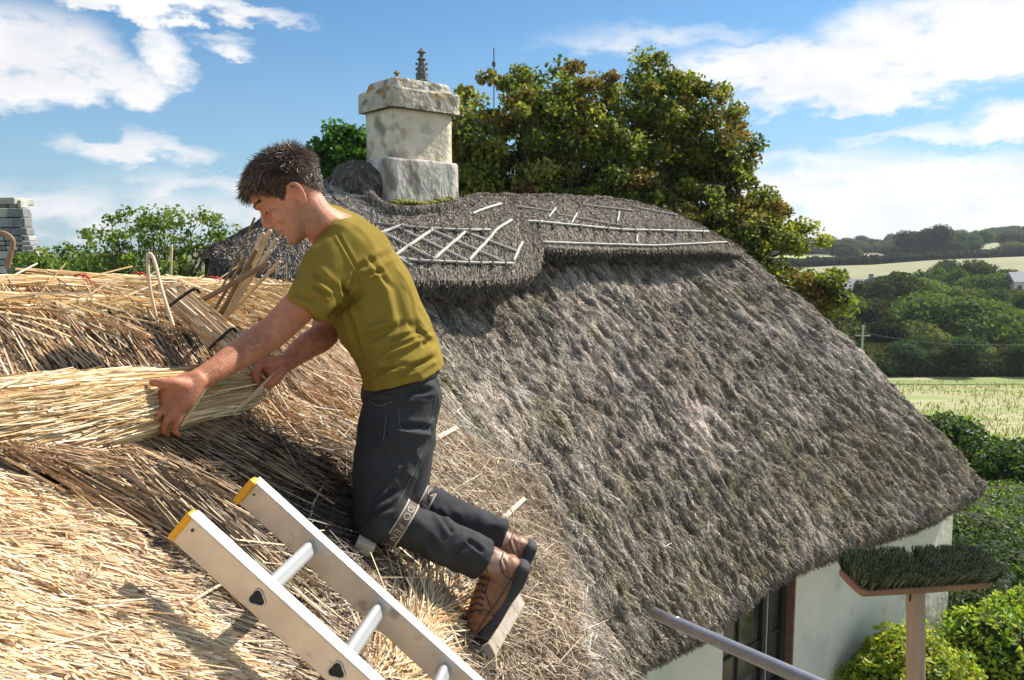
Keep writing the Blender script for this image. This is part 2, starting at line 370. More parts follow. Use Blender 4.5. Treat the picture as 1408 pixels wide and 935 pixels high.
def far_tree_meshes(seed, pal, h, w, n=6500):
    rg = np.random.default_rng(seed); k = 9
    cs = np.column_stack([rg.normal(0, w*.24, k), rg.normal(0, w*.24, k), h*(.35+.42*rg.random(k))]); cs[0] = (0, 0, h*.5)
    rad = np.column_stack([np.full(k, w*.24), np.full(k, w*.24), np.full(k, h*.24)])*(.7+.6*rg.random((k, 1)))
    rad[0] = (w*.38, w*.38, h*.42)
    cores = [(lump(rad[i]*.74, seed+i, 7)[0]+cs[i], lump(rad[i]*.74, seed+i, 7)[1]) for i in range(k)]
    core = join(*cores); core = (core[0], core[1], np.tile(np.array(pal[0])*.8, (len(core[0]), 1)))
    lv = leafcloud(cs, rad*1.02, None, n, h*.048, pal, rg)
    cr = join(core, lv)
    tr = loft([(0, 0, -.5), (.1, 0, h*.25), (0, .1, h*.5)], [h*.035, h*.025, h*.012], seg=7, caps=False)
    return mesh_np('crown', *cr), mesh_np('trunk', *tr)
KINDS = {}
for nm, pal, h, w in (('round', GREENS, 7, 8), ('dark', DARK, 7, 8.5), ('pale', PALE, 9, 8.5), ('olive', OLIVE, 6, 8), ('tall', GREENS, 9, 7)):
    a, b = far_tree_meshes(len(KINDS)*11+3, pal, h, w); a.materials.append(M_far); b.materials.append(M_bark); KINDS[nm] = (a, b, h)
def far_tree(kind, px, pyb, D, H, label, group=None, name='broadleaf_tree', cat='tree', wide=1.0):
    """tree standing on the terrain at distance D in direction px, H metres high"""
    d = ray(px, pyb); x = d[0]/d[1]*D; z = ground_z(x, D)-.1; a, b, h = KINDS[kind]; s = H/h
    t = thing(name, (x, D, z), label, cat, group); t.rotation_euler = (0, 0, RNG.random()*6.28); t.scale = (s*wide, s*wide, s)
    link('crown', a, None, t); link('trunk', b, None, t); return t
G1 = 'trees of the wooded valley side'; G2 = 'trees along the far skyline'; G3 = 'small trees of the distant field boundaries'
# distinctive ones
far_tree('round', 1352, 462, 112, 10, 'big rounded domed tree with sunlit top left of the right edge above the valley hedge', wide=1.35)
far_tree('pale', 1235, 420, 150, 13, 'pale green feathery willow-like tree right of the small white far house', name='willow_tree')
far_tree('pale', 1262, 425, 152, 12, 'paler right-hand neighbour of the feathery green tree on the valley side')
far_tree('round', 1356, 395, 190, 12, 'tall lighter tree standing at the edge of the sloping pale pasture')
far_tree('dark', 1296, 375, 240, 10, 'dark round tree in front of the sloping pale pasture')
far_tree('dark', 1276, 350, 420, 17, 'tall dark tree on the hill to the left of a smaller dark round one')
far_tree('dark', 1322, 345, 440, 13, 'dark round tree on the hill above the sloping pasture')
rg = np.random.default_rng(5)
for i in range(52):
    px = 1140+290*rg.random(); D = 110+58*rg.random()**1.1; k = ['round', 'dark', 'olive', 'round', 'tall', 'dark', 'olive'][rg.integers(7)]
    if abs(px-1352) < 45 and D < 118: continue
    far_tree(k, px, 440, D, 5.5+4*rg.random(), 'broadleaf tree among the dense woodland on the valley side', G1)
for i in range(18):
    px = 1190+12.5*i+rg.normal(0, 4); far_tree(['dark', 'round', 'olive', 'dark', 'tall'][i % 5], px, 440, 175+55*rg.random()*(i/18), 6.5+3.5*rg.random(), 'broadleaf tree at the upper edge of the valley woodland below the pale pasture', 'trees along the top of the valley woodland')
for i in range(16):
    px = 1170+18*i+rg.normal(0, 6); far_tree('olive' if i % 3 else 'dark', px, 470, 104+rg.random()*6, 3.5+2*rg.random(), 'low bushy tree standing just behind the clipped valley hedge', 'low trees behind the valley hedge', wide=1.3)
for i in range(34):
    px = 1090+330*(i+rg.random())/34; far_tree(['round', 'dark', 'tall'][i % 3], px, 340, 640+60*rg.random(), 8+5*rg.random(), 'distant tree on the hilltop skyline', G2, wide=1.4)
for i in range(14):
    px = 1100+320*rg.random(); D = [410, 430, 545, 530][i % 4]+15*rg.random()
    far_tree(['round', 'dark', 'olive'][i % 3], px, 350, D, 6+5*rg.random(), 'small distant tree between the pale hillside fields', G3, wide=1.4)
# hedges
def hedge(name, pts, h, w, label, pal, nleaf, size, cat='hedge', seed=1, dense=10):
    pts = np.array(pts, float); Lh = np.linalg.norm(np.diff(pts, axis=0), axis=1).sum(); n = max(8, int(Lh/w*2)); rg = np.random.default_rng(seed)
    C = catmull(np.column_stack([pts, np.zeros(len(pts))]), n)[:, :3]; C[:, 2] = ground_z(C[:, 0], C[:, 1])+h*.45
    rad = np.column_stack([np.full(n, w*.62), np.full(n, w*.62), np.full(n, h*.55)])*(.8+.4*rg.random((n, 1)))
    cores = join(*[(lump(rad[i]*.85, seed+i, 5)[0]+C[i], lump(rad[i]*.85, seed+i, 5)[1]) for i in range(n)])
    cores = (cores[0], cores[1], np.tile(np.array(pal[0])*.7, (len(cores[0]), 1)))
    t = thing(name, (C[n//2, 0], C[n//2, 1], ground_z(C[n//2, 0], C[n//2, 1])), label, cat)
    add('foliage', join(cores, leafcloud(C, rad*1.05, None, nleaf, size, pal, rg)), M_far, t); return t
hedge('hedge', [(30, 99), (48, 100.5), (66, 101), (90, 100)], 2.2, 2.6, 'long clipped hedge across the far end of the dry meadow', GREENS, 9000, .4, seed=9)
hedge('hedge', [(34, 109), (60, 108), (95, 109)], 3.4, 4, 'taller grey-green hedge row behind the clipped meadow hedge', OLIVE, 7000, .5, seed=19)
hedge('hedge', [(100, 254), (160, 258), (240, 258)], 2.5, 5, 'dark hedge line along the lower edge of the sloping pale pasture', DARK, 4000, 1.0, seed=29)
hedge('hedge', [(110, 345), (200, 372), (320, 402), (400, 420)], 5, 6, 'dark hedge line along the upper edge of the sloping pale pasture', DARK, 4500, 1.2, seed=39)
hedge('hedge', [(110, 540), (200, 545), (330, 560), (460, 560)], 4, 7, 'distant dark hedge crossing the hill below the skyline fields', DARK, 4500, 1.8, seed=49)

# small white house on the valley side, and another house half hidden at the right edge
def small_house(px, D, w, label):
    x = ray(px, 380)[0]/ray(px, 380)[1]*D; z = ground_z(x, D)+5.0; t = thing('farmhouse', (x, D, z), label, 'house')
    c = np.array([x, D, z]); add('wall', prism(c+(0, 0, 1.4), (w/2, 0, 0), (0, 2.4, 0), (0, 0, 1.4)), mat('house_render', (.72, .70, .66), .8), t)
    V = np.array([c+(i*(w/2+.3), j*2.7, 2.8) for i in (-1, 1) for j in (-1, 1)]+[c+(-w/2, 0, 4.9), c+(w/2, 0, 4.9)])
    add('roof', (V, [np.array([[0, 2, 5, 4], [1, 4, 5, 3]]), np.array([[0, 4, 1], [2, 3, 5]])]), mat('house_slate', (.20, .21, .23), .7), t)
    for k in (-1, 0, 1): add('window', prism(c+(k*w*.3, -2.41, 1.5), (.45, 0, 0), (0, .04, 0), (0, 0, .55)), mat('house_glass', (.04, .05, .06), .2), t)
    add('chimney', prism(c+(w*.36, 0, 5.2), (.35, 0, 0), (0, .35, 0), (0, 0, .7)), mat('house_chimney', (.45, .40, .36), .9), t)
small_house(1180, 158, 7, 'small white far house with slate roof among trees beyond the roof edge')
small_house(1405, 175, 6, 'grey roofed far house cut off by the right edge among trees')
# telegraph pole and wire
x, D = ray(1189, 470)[0]*74, 74
t = thing('telegraph_pole', (x, D, ground_z(x, D)), 'thin pale telegraph pole rising just beyond the thatched roof edge', 'utility pole')
zt = 5.0-(448-345)/F*74
add('pole', loft([(x, D, ground_z(x, D)), (x, D, zt)], .10, seg=8), mat('pole_wood', (.42, .44, .40), .9), t)
add('crossarm', strip((x-.7, D, zt-.9), (x+.7, D, zt-.9), .1, .1), mat('arm_wood', (.4, .42, .38), .9), t)
w0 = np.array([x, D, zt-.6]); w1 = P(1460, 470, 60)
W = [w0*(1-s)+w1*s-np.array([0, 0, 5*s*(1-s)*.5]) for s in np.linspace(0, 1, 9)]
add('overhead_wire', loft(W, .008, seg=5, n=20), mat('wire', (.35, .36, .36), .6), None, label='thin pale wire slung from the telegraph pole across the valley trees', category='wire')

# ------------------------------------------------------------------ the two big sycamores, small trees, bushes
def branches(base, tips, r0, rg, trunk_h):
    gs = []; top = base+np.array([0, 0, trunk_h]); gs.append(loft([base-(0, 0, .3), base*.5+top*.5+rg.normal(0, .1, 3), top], [r0, r0*.8, r0*.62], seg=9))
    nb = 7; ang = np.arctan2(tips[:, 1]-top[1], tips[:, 0]-top[0]); o = np.argsort(ang); groups = np.array_split(o, nb)
    for g in groups:
        m = tips[g].mean(0)*.55+top*.45; gs.append(loft([top-(0, 0, .1), (top+m)/2+rg.normal(0, .2, 3), m], [r0*.5, r0*.36, r0*.25], seg=7, n=7))
        for i in g:
            mid = (m+tips[i])/2+rg.normal(0, .15, 3); gs.append(loft([m, mid, tips[i]], [r0*.2, r0*.1, r0*.03], seg=5, n=6, caps=False))
    return join(*gs)
def big_tree(name, base, ell, label, nclump, per, size, pal, r0=.22, trunk_h=3.0, clump_r=.42, seed=1, cat='tree'):
    rg = np.random.default_rng(seed); c = np.array([e[0] for e in ell]); rad = np.array([e[1] for e in ell], float)
    w = np.prod(rad, 1)**.7; i = rg.choice(len(ell), nclump, p=w/w.sum()); d = nrm(rg.normal(size=(nclump, 3)))
    far_ = np.where(rg.random(nclump) < .14, 1.0+.10*rg.random(nclump), rg.random(nclump)**.40); tip = c[i]+rad[i]*d*far_[:, None]
    cr = clump_r*(.6+.8*rg.random(nclump)); j = np.repeat(np.arange(nclump), per); n = len(j)
    dd = nrm(rg.normal(size=(n, 3))); p = tip[j]+dd*(cr[j]*(rg.random(n)**.5))[:, None]*np.array([1, 1, .7])
    pal = np.array(pal); base_c = pal[rg.integers(0, len(pal), nclump)][j]
    n_ = len(p); a = nrm(rg.normal(size=(n_, 3))+(0, 0, .7)); b = nrm(np.cross(a, rg.normal(size=(n_, 3)))); c2 = np.cross(a, b); s = (size*(.6+.7*rg.random(n_)))[:, None]
    V = np.stack([p-b*s*.55, p-b*s*.1+c2*s*.5+a*s*.08, p+b*s*.6, p-b*s*.1-c2*s*.5+a*s*.08], 1).reshape(-1, 3)
    col = (base_c*.7+pal[rg.integers(0, len(pal), n_)]*.3)*(.65+.7*rg.random((n_, 1)))
    t = thing(name, base, label, cat)
    add('crown', (V, [(np.arange(n_)*4)[:, None]+np.array([[0, 1, 2, 3]])], np.repeat(col, 4, 0)), M_leaf, t)
    tp = tip[rg.choice(nclump, min(nclump, 110), replace=False)]
    add('trunk', branches(np.asarray(base, float), tp, r0, rg, trunk_h), M_bark, t); return t
SYC = [(.16, .20, .04), (.28, .30, .05), (.11, .15, .035), (.21, .18, .05), (.19, .11, .045), (.06, .085, .02), (.30, .30, .07), (.14, .17, .045)]
def E(px, py, D, rx, rz, ry=None): return (P(px, py, D), (rx, ry or rx, rz))
big_tree('sycamore_tree', P(730, 345, 17)*(1, 1, 0)+(0, 0, 0.0), [E(690, 190, 17, 1.35, 1.25), E(760, 165, 17.5, 1.3, 1.1), E(810, 200, 17, 1.3, 1.3), E(650, 230, 16.5, .85, 1.2), E(745, 300, 17, 1.9, 1.1), E(830, 300, 17, 1.4, 1.2), E(660, 320, 17, 1.2, .9)],
         'broad sycamore with yellow-green leaves directly right of the chimney', 520, 150, .082, SYC, trunk_h=3.2, seed=3, clump_r=.31)
big_tree('sycamore_tree', P(960, 345, 18)*(1, 1, 0), [E(900, 150, 18, 1.15, 1.15), E(945, 190, 18, 1.25, 1.2), E(985, 205, 18.5, .8, .8), E(880, 230, 18, 1.5, 1.3), E(980, 280, 18, 1.3, 1.1), E(920, 320, 18, 1.9, 1.2), E(1040, 290, 17.5, .8, .55), E(1090, 318, 17.5, .75, .42), E(1045, 350, 17, .9, .6), E(1060, 410, 16.5, 1.0, .6), E(1130, 410, 16, .6, .55), E(1020, 335, 17, .8, .7)],
         'taller sycamore with browning leaves reaching down behind the right roof slope', 560, 150, .082, [SYC[i] for i in (0, 2, 3, 4, 5, 1, 3, 7)], trunk_h=3.0, seed=4, clump_r=.31)
BR = [(.06, .15, .02), (.09, .20, .03), (.05, .12, .02)]
big_tree('small_tree', P(475, 345, 22)*(1, 1, 0), [E(474, 205, 22, .75, .55), E(490, 225, 22, .8, .7), E(455, 228, 22, .35, .4)], 'bright green tree showing in the gap left of the chimney', 70, 170, .11, BR, seed=6, clump_r=.36, r0=.12)
FE = [(.17, .24, .05), (.12, .20, .04), (.22, .27, .07), (.10, .15, .04)]
big_tree('acacia_tree', P(200, 345, 9)*(1, 1, 0), [E(150, 345, 9, .55, .30), E(205, 325, 9, .6, .26), E(270, 330, 9, .5, .30), E(120, 360, 9, .4, .18), E(240, 360, 9, .9, .25), E(180, 372, 9, .9, .2), E(300, 360, 9, .3, .25), E(310, 310, 9, .2, .12), E(240, 300, 9, .45, .08), E(180, 305, 9, .2, .12)],
         'airy light green tree with fine twigs behind the straw-covered ridge', 150, 46, .036, FE, seed=8, clump_r=.13, r0=.06, trunk_h=3.6)
big_tree('shrub', P(70, 360, 10)*(1, 1, 0), [E(75, 362, 10, .5, .16), E(50, 366, 10, .3, .12), E(110, 372, 10, .3, .1)], 'low leafy shrub between the stone stack and the airy tree', 40, 60, .045, FE, seed=9, clump_r=.13, r0=.04, trunk_h=3.7, cat='bush')

def bush(name, ell, label, nleaf, size, pal, seed, cat='bush', core=.80, translucent=True):
    rg = np.random.default_rng(seed); c = np.array([e[0] for e in ell]); rad = np.array([e[1] for e in ell], float)
    lo = c[:, 2].min(); t = thing(name, (c[:, 0].mean(), c[:, 1].mean(), ground_z(c[:, 0].mean(), c[:, 1].mean())), label, cat)
    # bumpy leaf shell
    w = np.prod(rad, 1)**(2/3); i = rg.choice(len(c), nleaf, p=w/w.sum()); d = nrm(rg.normal(size=(nleaf, 3)))
    k = noise3(d*1.0+i[:, None]*3.1, 4.0, seed, 2); p = c[i]+rad[i]*d*((.62+.75*k)*(.80+.24*rg.random(nleaf)))[:, None]
    pal = np.array(pal); n_ = nleaf; a = nrm(rg.normal(size=(n_, 3))*.8+d*.8+(0, 0, .4)); b = nrm(np.cross(a, rg.normal(size=(n_, 3)))); c2 = np.cross(a, b); s = (size*(.55+.8*rg.random(n_)))[:, None]
    V = np.stack([p-b*s*.6, p+c2*s*.32, p+b*s*.6-a*s*.2, p-c2*s*.32], 1).reshape(-1, 3)
    col = pal[rg.integers(0, len(pal), n_)]*(.6+.7*rg.random((n_, 1)))
    add('foliage', (V, [(np.arange(n_)*4)[:, None]+np.array([[0, 1, 2, 3]])], np.repeat(col, 4, 0)), M_leaf if translucent else M_far, t)
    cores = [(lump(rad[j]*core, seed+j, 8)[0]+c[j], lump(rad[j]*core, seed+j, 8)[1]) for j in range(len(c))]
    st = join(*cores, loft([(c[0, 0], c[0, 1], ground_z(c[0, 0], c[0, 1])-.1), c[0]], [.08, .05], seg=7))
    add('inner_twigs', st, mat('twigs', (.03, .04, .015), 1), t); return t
GOLD = [(.46, .46, .06), (.32, .40, .05), (.55, .50, .08), (.20, .30, .04), (.27, .34, .05)]
BG = [(.28, .40, .05), (.38, .45, .07), (.18, .30, .04), (.09, .16, .02), (.44, .46, .08)]
DG = [(.03, .06, .015), (.05, .09, .02), (.08, .13, .03), (.02, .04, .012)]
bush('golden_bush', [E(1250, 945, 7.6, .52, .62), E(1205, 985, 7.5, .40, .62), E(1300, 975, 7.6, .42, .60)], 'golden leaved bush behind the broom handle against the white wall', 15000, .055, GOLD, 11)
bush('laurel_bush', [E(1370, 905, 8.6, .62, .62), E(1420, 870, 9.0, .6, .5), E(1350, 990, 8.4, .7, .6), E(1450, 980, 8.6, .7, .7)], 'bright yellow-green laurel bush at the bottom right corner', 17000, .065, BG, 12)
bush('shade_bush', [E(1372, 830, 10.2, .75, .5), E(1420, 815, 10.8, .9, .6), E(1335, 850, 9.8, .5, .45), E(1390, 780, 12.3, 1.0, .45)], 'dark bush added for the deep shade behind the broom head, above the laurel', 12000, .07, DG, 16)  # dark leaves stand in for the deep shade in this gap
bush('clipped_hedge', [E(1345, 732, 14, .75, .42), E(1395, 735, 14.3, .8, .45), E(1370, 705, 16, .9, .45), E(1420, 708, 16, .9, .45), E(1335, 712, 15.5, .7, .4), E(1400, 695, 17.5, 1.2, .5), E(1330, 765, 13.5, .6, .5), E(1440, 750, 14, .8, .5), E(1400, 800, 13.8, 1.1, .7), E(1340, 820, 12.5, .9, .7), E(1400, 850, 12, 1.1, .7)], 'sunlit mid green hedge beyond the cottage corner', 20000, .075, [(.12, .20, .03), (.18, .26, .05), (.07, .12, .02), (.09, .15, .03)], 13, cat='hedge')
bush('dark_shrub', [E(1385, 665, 19, .9, .95), E(1420, 690, 19, 1.0, 1.3), E(1350, 640, 21, 1.1, .75), E(1310, 610, 22, 1.0, .8), E(1400, 640, 20, .8, .7)], 'large dark leaved shrub between the roof tip and the meadow', 17000, .12, DG+[(.12, .2, .03), (.10, .17, .03)], 14)

# ------------------------------------------------------------------ church pinnacles beyond the chimney, stone stack at the left
M_stone = mat('church_stone', (.16, .16, .14), .9, noise=(3, .6, 1.3), mixcol=[((.30, .24, .08), 2.0, .58, .68)], bump=(8, .5, .05))
ct = P(600, 345, 34); ch = thing('church_tower', (ct[0], ct[1], ground_z(ct[0], ct[1])), 'church tower hidden behind the chimney with only its pinnacles showing', 'church')
def pin(px, pyt, pyb, D, r):
    a = P(px, pyb, D); b = P(px, pyt, D); h = b[2]-a[2]
    prof = [(0, 1), (.12, 1.0), (.14, .78), (.66, .36), (.70, .62), (.74, .30), (.84, .24), (.88, .6), (.93, .34), (1, .05)]
    gs = loft([a-(0, 0, 6)], .1) if 0 else None
    V = []; seg = 8
    for k, (s, q) in enumerate(prof):
        for j in range(seg): th = j*2*math.pi/seg; V.append(a+np.array([math.cos(th)*r*q, math.sin(th)*r*q, h*s]))
    i = np.arange(len(prof)*seg).reshape(-1, seg); nx = np.roll(i, -1, 1)
    g = (np.array(V), [np.stack([i[:-1], nx[:-1], nx[1:], i[1:]], -1).reshape(-1, 4)])
    crock = [ellips(a+np.array([math.cos(t_)*r*.62, math.sin(t_)*r*.62, h*s]), r*.17, seg=6, rings=4) for s in (.3, .45, .58) for t_ in np.arange(4)*math.pi/2]
    return join(g, *crock)
D = 34
z0 = P(580, 112, D)[2]; w = (680-545)/F*D; xc = P(612, 200, D)[0]; zb = ground_z(ct[0], ct[1])
add('tower_wall', prism((xc, D+w/2, (zb+z0)/2-1.2), (w/2*.80, 0, 0), (0, w/2*.80, 0), (0, 0, (z0-zb)/2-1.0), .05), M_stone, ch)
for px_, D__ in ((580, 34.5), (546, 42)): q = P(px_, 118, D__); add('pinnacle_shaft', prism((q[0], q[1], q[2]-1.2), (.26, 0, 0), (0, .26, 0), (0, 0, 1.25), .03), M_stone, ch)
add('pinnacle', pin(580, 66, 118, 34.5, .34), M_stone, ch, smooth=False)
add('pinnacle', pin(546, 96, 134, 42, .32), M_stone, ch)
a = P(679, 92, 36); b = P(679, 66, 36)
add('flagpole', loft([a-(0, 0, 2.5), b], .028, seg=6), mat('flag_metal', (.12, .13, .13), .5), ch)
add('finial', ellips(P(679, 88, 36), (.09, .09, .14), seg=8, rings=6), M_stone, ch)

st = thing('stone_chimney', P(8, 345, 12)*(1, 1, 0), 'tapered rubble-stone chimney stack cut off by the left edge', 'chimney')
def frustum_courses():
    D = 12.0; z_top = P(20, 281, D)[2]; z_bot = P(20, 420, D)[2]; x_l = P(-70, 300, D)[0]; rg = np.random.default_rng(2)
    bricks = []; z = z_bot
    while z < z_top-.03:
        h = .065+.085*rg.random(); f = (z-z_bot)/(z_top-z_bot); xr = P(56, 300, D)[0]*(1-f)+P(28, 300, D)[0]*f; x = x_l
        while x < xr-.02:
            w = min(.10+.26*rg.random()**1.4, xr-x)
            if w < .05: break
            bricks.append(prism((x+w/2, D+.12+rg.normal(0, .014), z+h/2), (w/2-.006, 0, 0), (0, .10, 0), (0, 0, h/2-.006), .012)); x += w
        z += h
    core = prism(((x_l+P(22, 300, D)[0])/2, D+.32, (z_bot+z_top)/2-1.5), ((P(22, 300, D)[0]-x_l)/2-.05, 0, 0), (0, .16, 0), (0, 0, (z_top-z_bot)/2+1.4))
    return bricks, core, z_top, x_l
bk, core, ztop, xl = frustum_courses()
ms = [mat('rubble', c, .95, noise=(9, .7, 1.25), bump=(20, .6, .02)) for c in ((.36, .36, .35), (.46, .43, .39), (.24, .25, .25), (.56, .54, .48))]
add('mortar_core', core, mat('mortar', (.30, .29, .27), 1, noise=(6, .8, 1.1)), st)
for i, b in enumerate(bk): add('stone', b, ms[int(np.random.default_rng(i).integers(4))], st)
add('coping_slab', prism(((xl+P(24, 300, 12)[0])/2, 12.2, ztop+.05), ((P(24, 300, 12)[0]-xl)/2, 0, 0), (0, .25, 0), (0, 0, .05), .015), mat('coping', (.48, .50, .40), .9, noise=(5, .7, 1.1)), st)
# ------------------------------------------------------------------ cottage
def R(x, y, z): return np.array([x, y, z+5.0])     # heights given relative to the eye, 5 m above the ground
cottage = thing('thatched_cottage', (2.0, 8.5, 0.0), 'cottage with weathered grey thatched roof, white walls and stone chimney', 'house')

tops = [R(-1.65, -.4, -.03), R(-1.45, 1.0, -.03), R(-1.28, 2.2, -.10), P(330, 388, 3.1), P(415, 392, 4.2), P(520, 392, 5.5), P(600, 392, 6.4), P(690, 390, 7.0), P(780, 348, 7.8), P(870, 346, 8.7), P(960, 345, 9.4), P(1022, 350, 10.0)]
bots = [R(.30, -1.0, -1.75), R(.42, .8, -1.75), R(.55, 2.0, -1.85), R(.66, 3.0, -2.15), R(.74, 3.9, -2.45), P(872, 925, 4.95), P(935, 880, 5.35), P(1000, 845, 5.85), P(1090, 778, 6.6), P(1195, 738, 7.5), P(1290, 706, 8.3), P(1352, 664, 8.95)]
hip_t = [P(1022, 352, 10.3), P(1010, 352, 10.7)]; hip_b = [P(1325, 650, 9.6), P(1230, 560, 11.0)]
tops += hip_t; bots += hip_b
NS, NT = 900, 380
Tc = catmull(np.array(tops), NS); Bc = catmull(np.array(bots), NS)
tt = np.linspace(0, 1, NT)
base = Tc[:, None]*(1-tt)[None, :, None]+Bc[:, None]*tt[None, :, None]
# metric coordinates
mid = (Tc+Bc)/2; am = np.concatenate([[0], np.cumsum(np.linalg.norm(np.diff(mid, axis=0), axis=1))]); lenr = np.linalg.norm(Bc-Tc, axis=1)
A_ = np.repeat(am[:, None], NT, 1); D_ = lenr[:, None]*tt[None]
def normals(G):
    gs = np.gradient(G, axis=0); gt = np.gradient(G, axis=1); n = nrm(np.cross(gt, gs)); return np.where((n[..., 2:3] < 0), -n, n)
nb = normals(base); nsm = nb.copy()
for _ in range(25): nsm[1:-1] = (nsm[:-2]+nsm[2:]+nsm[1:-1])/3; nsm = nrm(nsm)
bulge = .10*4*tt*(1-tt)+0.0
wav = (fbm(A_*.9, D_*.55, 11, 3)-.5)*.10
lump1 = (fbm(A_*4.2+.8*fbm(A_*2,D_*2,5,2), D_*1.9, 12, 3)-.5)*.12
lump2 = (fbm(A_*12, D_*5.0, 13, 3)-.5)*.10
gap_ = np.clip((.455-fbm(A_*25+2*fbm(A_*3, D_*3, 8, 2), D_*9, 15, 3))*9, 0, 1); gap2 = np.clip((.44-fbm(A_*26, D_*11, 16, 2))*8, 0, 1)
rid = (1-np.abs(2*fbm(A_*6.0, D_*1.3, 14, 3)-1)); lump3 = -np.clip(rid-.80, 0, 1)*.13
pxg, pyg, _ = proj(base)
nearf = np.clip((pxg-560)/160, 0, 1)              # old thatch is lumpier than the new coat
disp = bulge+wav*.8+(lump1*.5+lump2*.7+lump3-gap_*.026-gap2*.018)*(.30+.70*nearf)
# new coatwork at the lower left stands proud of the stripped roof in soft courses
jit = (fbm(A_*5, D_*5, 21)-.5)*70
FRESH_UP = [(-900, 300), (420, 370), (520, 420), (520, 505), (470, 560), (350, 590), (150, 606), (40, 640), (-900, 760)]
FRESH_LOW = [(-900, 640), (30, 655), (120, 690), (190, 740), (262, 820), (345, 900), (420, 1010), (470, 1700), (-900, 1700)]
OLD_SHADE_Z = [(20, 650), (180, 600), (340, 575), (430, 600), (500, 660), (530, 720), (470, 800), (330, 730), (190, 735), (110, 690)]
LITTER = [(440, 560), (530, 490), (640, 600), (740, 660), (775, 760), (800, 860), (790, 1300), (440, 1500), (330, 880), (190, 735), (330, 725), (470, 750), (520, 690)]
def zone(px, py, j):
    px = px+j; py = py+j*.6; z = np.zeros(px.shape, int)      # 0 old grey, 1 fresh upper, 2 fresh lower butts, 3 old straw darkened for the man's shadow, 4 litter
    z[inpoly(px, py, LITTER)] = 4; z[inpoly(px, py, FRESH_UP)] = 1; z[inpoly(px, py, OLD_SHADE_Z)] = 3; z[inpoly(px, py, FRESH_LOW)] = 2
    return z
zn = zone(pxg, pyg, jit)
low = (zn == 2).astype(float)
for _ in range(30):
    low[1:-1, 1:-1] = (low[:-2, 1:-1]+low[2:, 1:-1]+low[1:-1, :-2]+low[1:-1, 2:]+low[1:-1, 1:-1])/5
disp = disp+low*(.05-.02*np.clip((.36-fbm(A_*26+D_*9, D_*26-A_*9, 22, 2))*8, 0, 1))
G = base+nsm*disp[..., None]
# eave: rolls under and returns to the wall
nd = nrm(Bc-Tc); hz = nrm(nsm[:, -1]*np.array([1, 1, 0])); k = 10
ea = []; thk = .24*(.9+.2*fbm(am*3, am*0, 5))
for i in range(1, k+1):
    a = i/k*math.pi*.62; ea.append(G[:, -1]+nd*(math.sin(min(a, math.pi/2))*.07)-nsm[:, -1]*((1-math.cos(a))*.16))
last = ea[-1]; ea.append(last-hz*.22-np.array([0, 0, .02])); ea.append(last-hz*.75+np.array([0, 0, .05]))
rag = (fbm(am*14, am*0+2, 31, 3)-.5)*.05
for i, e in enumerate(ea[:k]): ea[i] = e+nd*(rag*math.sin(math.pi*(i+1)/(k+1)))[:, None]
Gf = np.concatenate([G, np.stack(ea, 1)], 1)
GREY = np.array([(.31, .265, .215), (.39, .345, .285), (.16, .13, .10), (.52, .475, .41), (.26, .21, .145), (.33, .295, .215)])
TAN = np.array([(.52, .35, .19), (.62, .45, .27), (.40, .25, .13), (.70, .53, .34), (.48, .30, .17)])
PALEB = np.array([(.80, .60, .36), (.86, .69, .45), (.62, .40, .20), (.90, .77, .55), (.76, .52, .28)])
OLD_SHADED = np.array([(.07, .052, .038), (.11, .082, .06), (.045, .034, .028), (.19, .145, .10), (.09, .065, .045)])  # dark old straw, deepened further to paint in the man's shadow
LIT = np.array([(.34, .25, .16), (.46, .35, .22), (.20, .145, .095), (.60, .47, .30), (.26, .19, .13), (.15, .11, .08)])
PALS = {0: GREY, 1: TAN, 2: PALEB, 3: OLD_SHADED, 4: LIT}
def thatch_col(px, py, a, d, j, rnd):
    z = zone(px, py, j); col = np.zeros(z.shape+(3,))
    for k_, pal in PALS.items():
        m = z == k_
        if m.any(): col[m] = pal[(rnd[m]*len(pal)).astype(int) % len(pal)]
    b_ = z == 2
    if b_.any():   # patches of browner, butt-ended reed
        q_ = np.clip((fbm(a[b_]*2.2, d[b_]*2.2, 48, 3)-.47)*6, 0, 1)*np.clip((px[b_]-60)/160, 0, 1); q_ = q_[:, None]*.62; col[b_] = col[b_]*(1-q_)+np.array((.42, .25, .15))*q_
    g = z == 0
    if g.any():
        x, y = a[g], d[g]; c = col[g]
        pal_ = np.clip((fbm(x*1.1, y*.8, 41, 3)-.5)*4.5, 0, 1)[:, None]; c = c*(1-pal_*.55)+np.array((.56, .495, .43))*pal_*.55
        br = np.clip((fbm(x*.8+5, y*.7, 42, 3)-.52)*5, 0, 1)[:, None]; c = c*(1-br*.35)+np.array((.24, .18, .09))*br*.35
        ms_ = np.clip((fbm(x*2.6+3, y*1.5, 43, 4)-.60)*9, 0, 1)[:, None]*np.clip((.0+fbm(x*9, y*6, 44))*1.6, 0, 1)[:, None]; c = c*(1-ms_*.38)+np.array((.22, .20, .07))*ms_*.38
        for pa, pd_, ra_, rd_, kk_ in PATCH:
            q_ = np.clip(1.3-np.sqrt(((x-pa)/ra_)**2+((y-pd_)/rd_)**2)-(fbm(x*5, y*5, 46)-.5)*1.6, 0, 1)[:, None]*kk_; c = c*(1-q_)+np.array((.74, .63, .54))*q_
        c = c*(.55+.95*np.clip((fbm(x*25+2*fbm(x*3, y*3, 8, 2), y*9, 15, 3)-.32)*2.6, 0, 1))[:, None]
        lowm = np.clip((y-1.9)/1.2, 0, 1)[:, None]; c = c*(1-.25*lowm)+np.array((.29, .235, .12))*.25*lowm
        col[g] = c
    return col
PATCH = []
